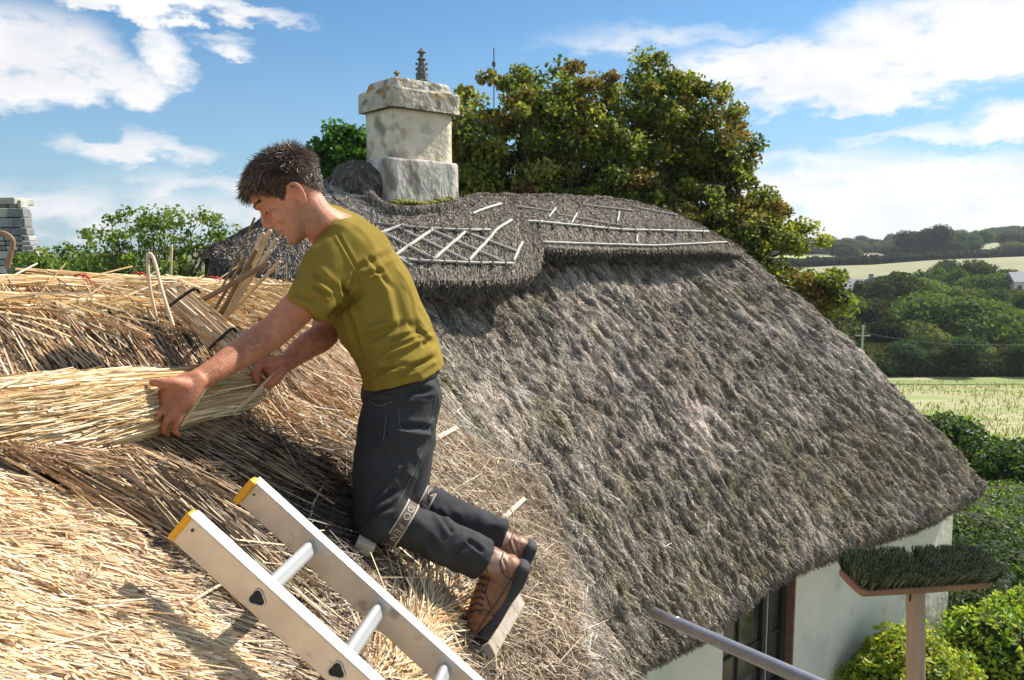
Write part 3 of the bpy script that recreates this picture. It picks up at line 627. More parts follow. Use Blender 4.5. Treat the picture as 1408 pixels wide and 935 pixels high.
for x_, y_, ra__, rd__, k__ in ((955, 590, .42, .38, .8), (1090, 570, .25, .2, .5), (800, 430, .5, .35, .45), (905, 400, .8, .25, .4), (1180, 480, .6, .2, .45), (700, 620, .3, .4, .35), (1040, 450, .3, .3, .35)):
    i__ = np.argmin((pxg-x_)**2+(pyg-y_)**2); PATCH.append((A_.ravel()[i__], D_.ravel()[i__], ra__, rd__, k__))
jb = (fbm(A_*9, D_*9, 51)-.5)*40+jit*.6
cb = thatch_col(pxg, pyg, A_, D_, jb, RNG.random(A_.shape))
sm = cb.copy()
for _ in range(2): sm[1:-1, 1:-1] = (sm[:-2, 1:-1]+sm[2:, 1:-1]+sm[1:-1, :-2]+sm[1:-1, 2:]+sm[1:-1, 1:-1]*2)/6
sm *= .72
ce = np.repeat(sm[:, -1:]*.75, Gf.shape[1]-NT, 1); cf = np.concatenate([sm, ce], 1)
idx = np.arange(NS*Gf.shape[1]).reshape(NS, -1)
quads = np.stack([idx[:-1, :-1], idx[:-1, 1:], idx[1:, 1:], idx[1:, :-1]], -1).reshape(-1, 4)
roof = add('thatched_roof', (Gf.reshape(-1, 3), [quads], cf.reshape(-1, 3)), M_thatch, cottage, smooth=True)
Ng = normals(G)
# ray helper onto the roof
cs_ = slice(None, None, 4); Gc = G[cs_, cs_]; ic = np.arange(Gc.shape[0]*Gc.shape[1]).reshape(Gc.shape[:2])
bvh = BVHTree.FromPolygons([Vector(v) for v in Gc.reshape(-1, 3)], [tuple(q) for q in np.stack([ic[:-1, :-1], ic[:-1, 1:], ic[1:, 1:], ic[1:, :-1]], -1).reshape(-1, 4).tolist()])
def onroof(px, py, lift=0.0):
    d = ray(px, py); h = bvh.ray_cast(Vector(CAM), Vector(nrm(d)))
    if h[0] is None: return None, None
    n = np.array(h[1]); n = n if n[2] > 0 else -n
    return np.array(h[0])+n*lift, n
for p_ in ((250, 722), (515, 735), (300, 530), (20, 580), (655, 880), (500, 935)):
    q, n_ = onroof(*p_); print('ROOF', p_, None if q is None else np.round(q-CAM, 2), np.round(n_, 2))

# ---- stalks lying on the roof
def roof_stalks(n, zones, Lr, Wr, spread, lift, phi=0.0, seed=1, wdist=1.6, keepf=None, bright=1.0, colsp=.35, bend=.0, slip=.01):
    rg = np.random.default_rng(seed); c = G[:-1, :-1]; px, py, w = proj(c)
    vis = (px > -60) & (px < 1500) & (py > 150) & (py < 1010) & (w > .4)
    area = np.linalg.norm(np.cross(G[1:, :-1]-c, G[:-1, 1:]-c), axis=-1)
    zm = np.isin(zn[:-1, :-1], zones); pr = (area*vis*zm/w**wdist).ravel()
    if 1 in zones: pr = pr*(D_[:-1, :-1] > .17).ravel()
    if keepf is not None: pr = pr*keepf(A_[:-1, :-1], D_[:-1, :-1]).ravel()
    q = rg.choice(pr.size, n, p=pr/pr.sum()); i, j = np.unravel_index(q, c.shape[:2]); fu, fv = rg.random((2, n))[:, :, None]
    p0 = G[i, j]*(1-fu)*(1-fv)+G[i+1, j]*fu*(1-fv)+G[i, j+1]*(1-fu)*fv+G[i+1, j+1]*fu*fv
    dn = nrm(G[i, np.minimum(j+4, NT-1)]-G[i, np.maximum(j-4, 0)]); nn = Ng[i, j]; al = np.cross(nn, dn)
    pxx, pyy, _ = proj(p0); ang = phi+rg.normal(0, spread, n)
    D = dn*np.cos(ang)[:, None]+al*np.sin(ang)[:, None]+nn*(lift*(rg.random(n)-.25))[:, None]
    L = Lr[0]+(Lr[1]-Lr[0])*rg.random(n)**1.5; W = Wr[0]+(Wr[1]-Wr[0])*rg.random(n)
    a, d = A_[i, j], D_[i, j]; col = thatch_col(pxx, pyy, a, d, jit[i, j], rg.random(n))*(1-colsp+2*colsp*rg.random((n, 1)))*bright
    p0 = p0+nn*(slip*(rg.random(n)-.3))[:, None]-D*(L*.4)[:, None]
    return blades(p0, D, L, W, nn, col, bend=bend, roll=.9, rng=rg)
st0 = roof_stalks(250000, [0], (.018, .065), (.003, .009), .42, .8, seed=1, slip=.008, colsp=.55)
st0b = roof_stalks(14000, [0], (.06, .16), (.003, .006), .28, .35, seed=2, slip=.03, bright=1.25)
o = add('weathered_stalks', join(st0, st0b), M_stalk, roof, kind='stuff')
st1 = roof_stalks(62000, [1], (.08, .36), (.0020, .0042), .10, .10, seed=3, slip=.02, wdist=1.2)
o = add('new_reed_stalks', st1, M_straw, roof, kind='stuff')
st2 = roof_stalks(125000, [2], (.02, .085), (.0023, .0046), .10, .16, phi=.48, seed=4, slip=.010, wdist=1.2, colsp=.28)
st2b = roof_stalks(1800, [2], (.06, .22), (.002, .0035), .3, .15, phi=.48, seed=14, slip=.02, wdist=1.2)
o = add('reed_butts', join(st2, st2b), M_straw, roof, kind='stuff')
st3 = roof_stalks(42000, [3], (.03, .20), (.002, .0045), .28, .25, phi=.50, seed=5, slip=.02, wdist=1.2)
o = add('old_shadowed_stalks', st3, M_stalk, roof, kind='stuff')
st4 = roof_stalks(60000, [4], (.03, .14), (.002, .0048), .75, .45, phi=.1, seed=6, slip=.03, wdist=1.3)
st4b = roof_stalks(2200, [4, 3], (.12, .34), (.0025, .005), .9, .15, phi=.2, seed=7, slip=.06, wdist=1.0, bright=1.25)
st4c = roof_stalks(260, [0, 4], (.10, .24), (.003, .005), .9, .15, phi=.2, seed=8, slip=.05, wdist=2.2, bright=1.6)
o = add('loose_straw', join(st4, st4b, st4c), M_straw, roof, kind='stuff')
# ragged reed ends round the rolled eave
rg = np.random.default_rng(91); n = 42000; i = rg.integers(0, NS-1, n); j = NT+rg.integers(-2, 9, n); fu = rg.random((n, 1)); fv = rg.random((n, 1))
p0 = (Gf[i, j]*(1-fu)+Gf[i+1, j]*fu)*(1-fv)+Gf[i, j+1]*fv; dn = nd[i]; N_ = nsm[i, -1]; c = GREY[rg.integers(0, 6, n)]*(.35+.75*rg.random((n, 1)))
ww = fbm(am[i]*14, j*.4, 95, 3)[:, None]; c = c*(.4+1.2*ww)
px_, py_, _ = proj(p0); k_ = (px_ > 700) & (px_ < 1450)
add('eave_reed_ends', blades((p0-dn*.03)[k_], (dn+rg.normal(0, .35, (n, 3))-N_*.1)[k_], (.02+.055*rg.random(n))[k_], .006, N_[k_], c[k_], roll=1.2, rng=rg), M_stalk, roof, kind='stuff')
# long smooth reeds crossing from upper left to lower right over the dark patch
def long_reeds(n, a_, b_, jit_, rg, col, w=.004, lift=.03):
    V = []
    for k_ in range(n):
        s = rg.random(); x0, y0 = lerp(a_[0], a_[1], s)+rg.normal(0, jit_, 2); x1, y1 = lerp(b_[0], b_[1], s)+rg.normal(0, jit_*1.6, 2)
        f = rg.random()*.5; g_ = f+.25+.35*rg.random(); q0 = onroof(x0+(x1-x0)*f, y0+(y1-y0)*f, lift*rg.random()+.012)[0]; q1 = onroof(x0+(x1-x0)*g_, y0+(y1-y0)*g_, lift*rg.random()+.012)[0]
        if q0 is None or q1 is None: continue
        V.append((q0, q1))
    p0 = np.array([v[0] for v in V]); d = np.array([v[1]-v[0] for v in V]); n = len(V)
    c = np.array(col)[rg.integers(0, len(col), n)]*(.6+.7*rg.random((n, 1)))
    return blades(p0, d, np.linalg.norm(d, axis=1), w*(.6+.6*rg.random(n)), (0, -.5, .8), c, prismatic=True, rng=rg)
rg = np.random.default_rng(77)
lr = join(long_reeds(300, ((-60, 610), (330, 560)), ((230, 760), (560, 680)), 14, rg, TAN*.8, .0038),
          long_reeds(260, ((40, 625), (200, 600)), ((330, 800), (470, 900)), 14, rg, LIT, .0038),
          long_reeds(520, ((330, 560), (480, 470)), ((470, 640), (600, 560)), 14, rg, TAN, .0036),
          long_reeds(2000, ((-60, 400), (330, 430)), ((90, 560), (420, 560)), 16, rg, np.vstack([TAN, PALEB*.8, OLD_SHADED*1.4]), .0034, .035))
add('long_reeds', lr, M_straw, roof, kind='stuff')
# pale heap of fresh straw under the ladder and below the knees
def heap(n, cx, cy, rx, ry, ang, rg, h=.05, L=(.05, .2)):
    pts = []; 
    while len(pts) < n:
        u, v = rg.normal(0, .5, 2)
        if u*u+v*v > 1: continue
        q, nn = onroof(cx+u*rx, cy+v*ry)
        if q is not None: pts.append((q+nn*h*(1-u*u-v*v)*rg.random(), nn))
    p0 = np.array([p[0] for p in pts]); nn = np.array([p[1] for p in pts])
    a, _ = onroof(cx, cy); b, _ = onroof(cx+math.cos(ang)*40, cy+math.sin(ang)*40); d0 = nrm(b-a); s = np.cross(nn, d0)
    t_ = rg.normal(0, .35, n)[:, None]; D = d0*np.cos(t_)+s*np.sin(t_)+nn*(rg.random((n, 1))-.3)*.3
    c = (PALEB*1.08)[rg.integers(0, 5, n)]*(.75+.4*rg.random((n, 1)))
    return blades(p0, D, L[0]+(L[1]-L[0])*rg.random(n), .0035, nn, np.minimum(c, .9), prismatic=True, rng=rg)
add('pale_straw_heap', join(heap(1500, 585, 855, 48, 45, -.9, rg), heap(1100, 540, 925, 45, 40, -.9, rg)), M_straw, roof, kind='stuff')

# ---- patterned ridge: two thick dressed blocks
def saddle(topline, lowline, thick, seed, bow=.10, n=260, m=90, endroll=True, tuck=.55):
    T = catmull(np.array(topline), n); Lw = catmull(np.array(lowline), n)
    alen = np.concatenate([[0], np.cumsum(np.linalg.norm(np.diff(Lw, axis=0), axis=1))])
    t = np.linspace(0, 1, m); Bm = T[:, None]*(1-t)[None, :, None]+Lw[:, None]*t[None, :, None]
    nn = normals(Bm); 
    for _ in range(12): nn[1:-1] = nrm(nn[:-2]+nn[2:]+nn[1:-1])
    wl = np.linalg.norm(Lw-T, axis=1)[:, None]*t[None]; AA = np.repeat(alen[:, None], m, 1)
    off = bow*(np.sin(math.pi/2*np.clip(t/.45,0,1))*(1-.45*np.clip((t-.5)/.5,0,1)**2))[None]+(fbm(AA*7, wl*3, seed, 3)-.5)*.03+(fbm(AA*22, wl*9, seed+1, 2)-.5)*.018
    Gs = Bm+nn*off[..., None]
    hzn = nrm(nn[:, -1]*np.array([1, 1, 0])); dn = nrm(Lw-T)
    rows = []
    for a in np.linspace(.15, 1, 5)*math.pi*.5: rows.append(Gs[:, -1]+dn*(math.sin(a)*.015)-nn[:, -1]*((1-math.cos(a))*.02))
    e = rows[-1]; upz = np.array([0, 0, 1.0]); hzn = np.tile(nrm(hzn.mean(0)), (len(hzn), 1)); tp_ = np.clip(np.minimum(np.arange(n), n-1-np.arange(n))/40, .15, 1)[:, None]; hzn = hzn*tp_; rows.append(e-hzn*thick*.5+upz*.01); rows.append(e-hzn*thick+upz*.03); rows.append(e-hzn*(thick+.3)+upz*.10)
    # back side falls away behind the ridge line
    bh = -nrm(hzn); back = []
    for s in (1.0, .75, .5, .28, .12): back.append(T+bh*(s*.9)+np.array([0, 0, -1.15*s**1.25])+0*nn[:, 0])
    Gall = np.concatenate([np.stack(back, 1), Gs, np.stack(rows, 1)], 1)
    return Gs, nn, Gall, AA, wl
def saddle_mesh(name, Gall, parent, seed, tint=1.0, pal=GREY, **kw):
    n, m = Gall.shape[:2]; i = np.arange(n*m).reshape(n, m)
    q = np.stack([i[:-1, :-1], i[:-1, 1:], i[1:, 1:], i[1:, :-1]], -1).reshape(-1, 4)
    c = pal[RNG.integers(0, len(pal), n*m)].reshape(n, m, 3)
    for _ in range(1): c[1:-1, 1:-1] = (c[:-2, 1:-1]+c[2:, 1:-1]+c[1:-1, :-2]+c[1:-1, 2:]+c[1:-1, 1:-1])/5
    c = c*np.where(np.arange(m) >= m-7, .45, 1.0)[None, :, None]; c = c.reshape(-1, 3)*.72*tint  # overhang shade put into the colour of the underside and lower edge
    ends = []
    V = Gall.reshape(-1, 3)
    for e in (0, n-1):
        V = np.vstack([V, Gall[e].mean(0)]); k_ = len(V)-1
        ends.append(np.column_stack([np.full(m-1, k_), i[e, :-1], i[e, 1:]]))
        c = np.vstack([c, c[:1]])
    return add(name, (V, [q, np.vstack(ends)], c), M_thatch, parent, smooth=True, **kw)
GR2 = GREY*np.array((.80, .82, .82))
ridge = None
# far block
Bt = [P(640, 268, 7.7), P(700, 266, 8.2), P(790, 268, 8.9), P(860, 274, 9.4), P(925, 292, 9.8), P(975, 322, 10.1), P(1012, 350, 10.25)]
Bl = [P(700, 346, 6.9), P(745, 347, 7.15), P(820, 349, 7.7), P(890, 349, 8.3), P(950, 349, 8.85), P(990, 350, 9.4), P(1018, 356, 9.9)]
Gs_B, n_B, all_B, aB, wB = saddle(Bt, Bl, .16, 61, bow=.10)
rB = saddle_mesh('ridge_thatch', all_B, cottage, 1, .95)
# near block round the chimney
At = [P(283, 362, 6.3), P(330, 325, 6.5), P(385, 285, 6.8), P(440, 248, 7.0), P(500, 262, 7.15), P(560, 282, 6.85), P(640, 272, 7.2), P(700, 276, 7.5), P(738, 330, 7.2)]
Al = [P(288, 366, 5.9), P(330, 378, 5.65), P(380, 386, 5.45), P(440, 391, 5.4), P(500, 392, 5.5), P(560, 393, 5.7), P(640, 394, 5.98), P(700, 391, 6.3), P(734, 380, 6.65)]
Gs_A, n_A, all_A, aA, wA = saddle(At, Al, .20, 71, bow=.11)
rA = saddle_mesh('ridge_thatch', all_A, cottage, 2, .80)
def saddle_stalks(Gs, nn, AA, wl, n, seed, tint, Lr=(.03, .12), spread=.3, wr=(.004, .009)):
    rg = np.random.default_rng(seed); a, b = Gs.shape[:2]; i = rg.integers(0, a-1, n); j = rg.integers(0, b-4, n); fu = rg.random((n, 1))
    p0 = Gs[i, j]*(1-fu)+Gs[i+1, j]*fu; dn = nrm(Gs[i, j+3]-Gs[i, j]); N_ = nn[i, j]; al = np.cross(N_, dn); an = rg.normal(0, spread, n)[:, None]
    D = dn*np.cos(an)+al*np.sin(an)+N_*(rg.random((n, 1))-.3)*.35; L = Lr[0]+(Lr[1]-Lr[0])*rg.random(n)
    c = GREY[rg.integers(0, len(GREY), n)]*tint*(.6+.8*rg.random((n, 1)))
    return blades(p0-D*(L*.3)[:, None], D, L, wr[0]+(wr[1]-wr[0])*rg.random(n), N_, c, roll=.9, rng=rg)
add('dressed_stalks', saddle_stalks(Gs_B, n_B, aB, wB, 42000, 3, .95), M_stalk, rB, kind='stuff')
add('dressed_stalks', saddle_stalks(Gs_A, n_A, aA, wA, 42000, 4, .80), M_stalk, rA, kind='stuff')
# fringe of cut ends along the two lower edges
for Gs, nn, rr, tint, sd_ in ((Gs_B, n_B, rB, .8, 5), (Gs_A, n_A, rA, .8, 6)):
    rg = np.random.default_rng(sd_); n = 9000; i = rg.integers(0, Gs.shape[0]-1, n); fu = rg.random((n, 1)); N_ = nn[i, -1]; dn = nrm(Gs[i, -1]-Gs[i, -8])
    p0 = Gs[i, -1]*(1-fu)+Gs[i+1, -1]*fu-N_*rg.random((n, 1))*.13; c = GREY[rg.integers(0, 6, n)]*tint*(.5+.8*rg.random((n, 1)))
    add('cut_edge', blades(p0-dn*.03, dn+N_*rg.normal(0, .12, (n, 1)), .05+.035*rg.random(n), .007, N_, c, roll=1, rng=rg), M_stalk, rr, kind='stuff')

# hazel rods on the ridge blocks, each rod between two pixels dropped onto the block
def bvh_of(Gs):
    g = Gs[::3, ::3]; i = np.arange(g.shape[0]*g.shape[1]).reshape(g.shape[:2])
    return BVHTree.FromPolygons([Vector(v) for v in g.reshape(-1, 3)], [tuple(q) for q in np.stack([i[:-1, :-1], i[:-1, 1:], i[1:, 1:], i[1:, :-1]], -1).reshape(-1, 4).tolist()])
bA, bB = bvh_of(Gs_A), bvh_of(Gs_B)
M_rod = mat('peeled_hazel', (.60, .56, .49), .7, noise=(14, .75, 1.12)); M_rodd = mat('grey_hazel', (.34, .32, .28), .8, noise=(14, .7, 1.2))
M_peg = mat('dark_peg', (.06, .055, .05), .9)
def drop(b, px, py, lift):
    h = b.ray_cast(Vector(CAM), Vector(nrm(ray(px, py))))
    if h[0] is None: return None
    n = np.array(h[1]); n = n if n[1] < 0 else -n; n = n if n[2] > 0 else n
    return np.array(h[0])+n*lift
def rod(b, parent, pts, w=.022, m=None, n=None):
    pts = catmull(np.array([(x, y, 0) for x, y in pts], float), max(5, len(pts)*4))
    q = [drop(b, x, y, .016) for x, y, _ in pts]; q = [v for v in q if v is not None]
    if len(q) < 3: return
    add('hazel_rod', loft(np.array(q), w/2, seg=6, n=len(q)), m or M_rod, parent, smooth=True)
def pegs(b, parent, a_, b_, n):
    for s in (np.arange(n)+.5)/n:
        q = drop(b, *lerp(a_, b_, s), .02); q2 = drop(b, *(np.array(lerp(a_, b_, s))+(1.5, 7)), .02)
        if q is not None and q2 is not None: add('hazel_peg', strip(q-(q2-q)*.5, q2, .016, .016), M_peg, parent)
k_ = 300/1408.0
def z8(x, y): return (480+x*k_, 260+y*k_*1.0)     # measured on an enlarged view of the block
low_line = [z8(300, 450), z8(430, 468), z8(600, 476), z8(800, 483), z8(1050, 487)]
rod(bA, rA, low_line[:3]); rod(bA, rA, low_line[2:])
rod(bA, rA, [z8(150, 228), z8(300, 245), z8(480, 262)], m=M_rodd); rod(bA, rA, [z8(480, 262), z8(700, 270), z8(900, 272)])
for a_, b_ in (((300, 435), (530, 275)), ((550, 455), (740, 290)), ((770, 465), (905, 320)), ((200, 295), (345, 245)), ((1055, 465), (1108, 352))):
    rod(bA, rA, [z8(*a_), z8((a_[0]+b_[0])/2, (a_[1]+b_[1])/2), z8(*b_)], w=.028)
rod(bA, rA, [z8(905, 320), z8(950, 270), z8(1040, 210)], w=.028)
for a_, b_ in (((230, 300), (550, 460)), ((330, 265), (760, 470)), ((540, 278), (990, 475)), ((745, 285), (1070, 405)), ((320, 455), (390, 498))):
    rod(bA, rA, [z8(*a_), z8((a_[0]+b_[0])/2, (a_[1]+b_[1])/2), z8(*b_)], w=.020)
rod(bA, rA, [z8(800, 168), z8(880, 135), z8(975, 105)], w=.026)
pegs(bA, rA, z8(330, 455), z8(1040, 487), 9); pegs(bA, rA, z8(300, 244), z8(900, 272), 7)
for s, e in (((700, 304), (745, 307)), ((745, 307), (850, 317)), ((850, 317), (985, 320))): rod(bB, rB, [s, lerp(s, e, .5), e], w=.026)
for s, e in (((708, 333), (790, 336)), ((790, 336), (900, 339)), ((900, 339), (998, 334))): rod(bB, rB, [s, lerp(s, e, .5), e], w=.022)
for s, e in (((690, 283), (760, 292)), ((800, 283), (870, 291)), ((870, 286), (930, 297)), ((765, 296), (850, 311))): rod(bB, rB, [s, lerp(s, e, .5), e], w=.016, m=M_rodd)
for s, e in (((754, 300), (763, 288)), ((785, 308), (793, 295)), ((848, 306), (851, 293)), ((739, 346), (740, 352)), ((874, 334), (876, 325))): rod(bB, rB, [s, lerp(s, e, .5), e], w=.02)
pegs(bB, rB, (712, 306), (975, 321), 14); pegs(bB, rB, (720, 334), (985, 336), 12)

# ---- chimney
ch_l = thing('chimney', (0, 0, 0), '', ''); [ch_l.__delitem__(k_) for k_ in ('label', 'category')]; ch_l.parent = cottage; ch_l.location = (-2, -8.5, 0)
dr = nrm(np.array([.755, .656, 0])); dl = nrm(np.array([-.656, .755, 0]))
def block(px, py_b, py_t, D, wr, wl, grow=0.0, rough=.012, seed=3, taper=0.0, nz=14):
    """rendered stone block with its near corner at pixel px; rounded, slightly uneven"""
    c0 = P(px, py_b, D); z1 = P(px, py_t, D)[2]; z0 = c0[2]; ctr = c0+dr*wr/2+dl*wl/2; pts = []
    ns = 9; per = []
    for a, b, k1 in ((-1, -1, 0), (1, -1, 0), (1, 1, 0), (-1, 1, 0)): per.append((a, b))
    ring = []
    for q in range(4):
        a, b = np.array(per[q], float), np.array(per[(q+1) % 4], float)
        for s in np.linspace(0, 1, ns, endpoint=False): ring.append(a*(1-s)+b*s)
    ring = np.array(ring); rr = np.linalg.norm(ring, axis=1, keepdims=True); lim = 1.395; ring = ring*np.minimum(1, lim/rr)
    zs = np.concatenate([[z0], np.linspace(z0+.01, z1-.02, nz), [z1-.006, z1, z1]]); sc = np.concatenate([[1], np.ones(nz), [.985, .955, .3]])
    V = []
    for z, s in zip(zs, sc):
        tp = 1-taper*(z-z0)/(z1-z0)
        for u, v in ring: V.append(ctr+dr*(wr/2+grow)*u*s*tp+dl*(wl/2+grow)*v*s*tp+np.array([0, 0, z-ctr[2]]))
    V = np.array(V); nn = nrm((V-ctr)*np.array([1, 1, 0])); V = V+nn*((noise3(V, 5, seed, 3)-.5)*rough*2)[:, None]; V[:, 2] += (noise3(V, 4, seed+9, 2)-.5)*rough*(V[:, 2] > z1-.05)*2
    m = len(zs); i = np.arange(m*len(ring)).reshape(m, -1); nx = np.roll(i, -1, 1)
    V = np.vstack([V, ctr+np.array([0, 0, z1+.004-ctr[2]])]); e = len(V)-1
    return (V, [np.stack([i[:-1], nx[:-1], nx[1:], i[1:]], -1).reshape(-1, 4), np.column_stack([i[-1], nx[-1], np.full(len(ring), e)])])
M_render = mat('lime_render', (.82, .71, .55), .95, noise=(7, .75, 1.12), mixcol=[((.30, .27, .22), 4.5, .52, .66), ((.44, .34, .20), 8, .57, .70)], bump=(22, .8, .02))
M_base = mat('weathered_render', (.66, .60, .51), .95, noise=(8, .6, 1.2), mixcol=[((.26, .22, .19), 5, .50, .60), ((.70, .65, .57), 6, .55, .66)], bump=(18, 1, .03), stretch=(1, 1, .55))
M_cap = mat('lichened_stone', (.60, .54, .43), .95, noise=(10, .6, 1.25), mixcol=[((.22, .21, .16), 8, .50, .60), ((.60, .56, .47), 7, .55, .65), ((.52, .27, .05), 4.5, .63, .68)], bump=(24, 1, .03))
M_moss = mat('moss', (.20, .20, .03), .95, noise=(20, .6, 1.4), bump=(60, 1, .02))
add('base', block(536, 292, 216, 6.75, .73, .50, 0, .016, 3, .02), M_base, ch_l, smooth=True)
add('stack', block(541, 226, 146, 6.85, .615, .44, 0, .009, 5, .0), M_render, ch_l, smooth=True)
add('cap', block(541, 147, 118, 6.84, .62, .46, .045, .016, 7, .0, 6), M_cap, ch_l, smooth=True)
add('cap', block(541, 119, 104, 6.86, .60, .44, .01, .014, 17, .10, 6), M_cap, ch_l, smooth=True)
q0, q1 = P(538, 281, 6.72), P(628, 277, 7.15)
mm = [ellips(lerp(q0, q1, s)+np.array([0, -.03, -.0+.012*math.sin(9*s)]), (.05, .035, .018+.02*RNG.random()), seg=8, rings=6) for s in np.linspace(.05, .95, 16)]
add('moss', join(*mm), M_moss, ch_l, smooth=True)
# roll of thatch and lead swept up round the chimney foot
col_ = [P(496, 240, 6.9), P(510, 270, 6.65), P(535, 288, 6.5), P(580, 291, 6.6), P(625, 286, 6.85), P(640, 276, 7.2)]
def shaggy(name, g, parent, n, tint, seed, amp=.06, L=(.03, .09)):
    """loft roughened with noise and covered by short stalks running down its side"""
    rg = np.random.default_rng(seed); V = g[0].copy(); c0 = V.mean(0); V = V+nrm(V-c0)*((noise3(V, 9, seed, 3)-.5)*amp)[:, None]
    o = add(name, (V, g[1], GREY[rg.integers(0, 6, len(V))]*.5*tint), M_thatch, parent, smooth=True)
    Q = g[1][0]; q = Q[rg.integers(0, len(Q), n)]; w = rg.dirichlet(np.ones(4), n); p = (V[q]*w[..., None]).sum(1); nn = nrm(np.cross(V[q[:, 1]]-V[q[:, 0]], V[q[:, 3]]-V[q[:, 0]])); nn = nn*np.sign((nn*(p-c0)).sum(1))[:, None]
    D = np.array([.25, -.35, -.9])+rg.normal(0, .28, (n, 3)); D = D-nn*(D*nn).sum(1)[:, None]*.75
    c = GREY[rg.integers(0, 6, n)]*tint*(.5+.8*rg.random((n, 1)))
    add('stalks', blades(p, D, L[0]+(L[1]-L[0])*rg.random(n), .007, nn, c, roll=1, rng=rg), M_stalk, o, kind='stuff'); return o
shaggy('thatch_collar', loft(col_, [.03, .04, .05, .05, .045, .03], [.03, .045, .045, .04, .035, .03], ax=(0, 0, 1), seg=14, n=60), rA, 5000, .85, 3, .05, (.02, .06))
shaggy('thatch_saddle', ellips(P(494, 262, 7.05), (.30, .34, .25), seg=28, rings=18), rA, 9000, .62, 4, .12)
fl = [drop(bA, x, y, .02) for x, y in ((632, 262), (637, 272), (643, 281), (652, 290))]; fl = [v for v in fl if v is not None]
if len(fl) > 2: add('lead_flashing', loft(np.array(fl), np.linspace(.035, .09, len(fl)), .012, ax=(1, .3, 0), seg=12, n=14), mat('lead', (.25, .27, .27), .7, noise=(9, .7, 1.2)), ch_l, smooth=True)
# pale frayed straw beside the chimney foot
rg = np.random.default_rng(3); pts = []
while len(pts) < 2600:
    x, y = 470+rg.normal(0, 26), 282+rg.normal(0, 16); q = drop(bA, x, y, .02)
    if q is not None and 425 < x < 530: pts.append(q)
p0 = np.array(pts); n = len(p0); c = np.array((.44, .40, .34))*(.5+.8*rg.random((n, 1)))
add('frayed_straw', blades(p0, nrm(np.array([.35, -.55, -.7])+rg.normal(0, .35, (n, 3))), .06+.14*rg.random(n), .006, (0, -.7, .7), c, roll=1, rng=rg), M_stalk, rA, kind='stuff')
add('pole_on_ridge', loft([P(452, 262, 6.55), P(486, 297, 6.2)], .014, seg=6), M_peg, rA)

# ---- walls, window
M_wall = mat('limewash', (.92, .85, .68), .85, noise=(1.3, .90, 1.04), bump=(7, .5, .03), mixcol=[((.74, .73, .59), 1.8, .52, .66), ((.72, .65, .52), 4, .62, .72)])
wd = nrm(np.array([.755, .656, 0])); wn = np.array([.656, -.755, 0]); w0 = np.array([.50, 5.28, 0.0])
def wpt(t, z, o_=0.0): return w0+wd*t+wn*o_+np.array([0, 0, z])
def tpx(px):    # distance along the wall where the column px meets it
    u = ray(px, 800)[0]/ray(px, 800)[1]; return (w0[0]-u*w0[1])/(u*wd[1]-wd[0])
ta, tb, tend = tpx(997), tpx(1094), tpx(1305)
z_hd, z_sl = 2.42, .95
def wall_piece(t0, t1, za, zb): c = wpt((t0+t1)/2, (za+zb)/2, -.17); return prism(c, wd*(t1-t0)/2, wn*.17, np.array([0, 0, (zb-za)/2]))
wall = add('wall', join(wall_piece(-3.2, ta, -.6, 2.5), wall_piece(ta, tb, -.6, z_sl), wall_piece(tb, tend, -.6, 2.42)), M_wall, cottage)
e0 = wpt(tend, 0, -.34); add('end_wall', prism(e0-wn*1.6+np.array([0, 0, .68])-wd*.17, wd*.168, wn*1.6, (0, 0, 1.30)), M_wall, cottage)
M_frame = mat('dark_frame', (.035, .03, .028), .5, noise=(9, .7, 1.3)); M_brown = mat('brown_reveal', (.28, .15, .10), .7, noise=(12, .7, 1.2)); M_lead = mat('pale_strip', (.42, .42, .40), .6)
M_glass = mat('window_glass', (.06, .055, .045), .08, spec=.8, noise=(2, .4, 2.0))
win = add('window', join(strip(wpt(ta+.03, z_sl, -.10), wpt(ta+.03, z_hd, -.10), .07, .06, wn), strip(wpt(tb-.06, z_sl, -.10), wpt(tb-.06, z_hd, -.10), .07, .06, wn),
    strip(wpt(ta, z_hd-.03, -.10), wpt(tb, z_hd-.03, -.10), .06, .06, wn), strip(wpt(ta, z_sl+.03, -.10), wpt(tb, z_sl+.03, -.10), .06, .07, wn)), M_frame, cottage)
tm = tpx(1062); tw = (tm-ta)
for t_ in (tm, tm+.10): add('mullion', strip(wpt(t_, z_sl+.05, -.09), wpt(t_, z_hd-.05, -.09), .055, .05, wn), M_frame, win)
add('glazing_strip', strip(wpt(tm+.05, z_sl+.05, -.085), wpt(tm+.05, z_hd-.05, -.085), .018, .04, wn), M_lead, win)
add('glazing_strip', strip(wpt(ta+.085, z_sl+.05, -.085), wpt(ta+.085, z_hd-.05, -.085), .016, .04, wn), M_lead, win)
add('reveal', prism(wpt(tb+.003-.012, (z_sl+z_hd)/2, -.045), wd*.012, wn*.05, (0, 0, (z_hd-z_sl)/2)), M_brown, win)
for k0, k1 in ((ta+.10, (ta+tm)/2), ((ta+tm)/2, tm-.03), (tm+.13, tb-.09)):
    for zz0, zz1 in ((z_sl+.07, z_sl+.52), (z_sl+.54, z_sl+1.0), (z_sl+1.02, z_hd-.06)):
        add('pane', prism(wpt((k0+k1)/2, (zz0+zz1)/2, -.115), wd*(k1-k0-.02)/2, wn*.004, (0, 0, (zz1-zz0)/2)), M_glass, win)
for zz in (z_sl+.53, z_sl+1.01): add('glazing_bar', strip(wpt(ta+.09, zz, -.10), wpt(tb-.09, zz, -.10), .02, .02, wn), M_frame, win)
add('glazing_bar', strip(wpt((ta+tm)/2, z_sl+.05, -.10), wpt((ta+tm)/2, z_hd-.05, -.10), .02, .02, wn), M_frame, win)
add('room_behind', prism(wpt((ta+tb)/2, 1.7, -1.2), wd*1.2, wn*.05, (0, 0, 1.0)), mat('dim_room', (.12, .09, .07), .9), win)
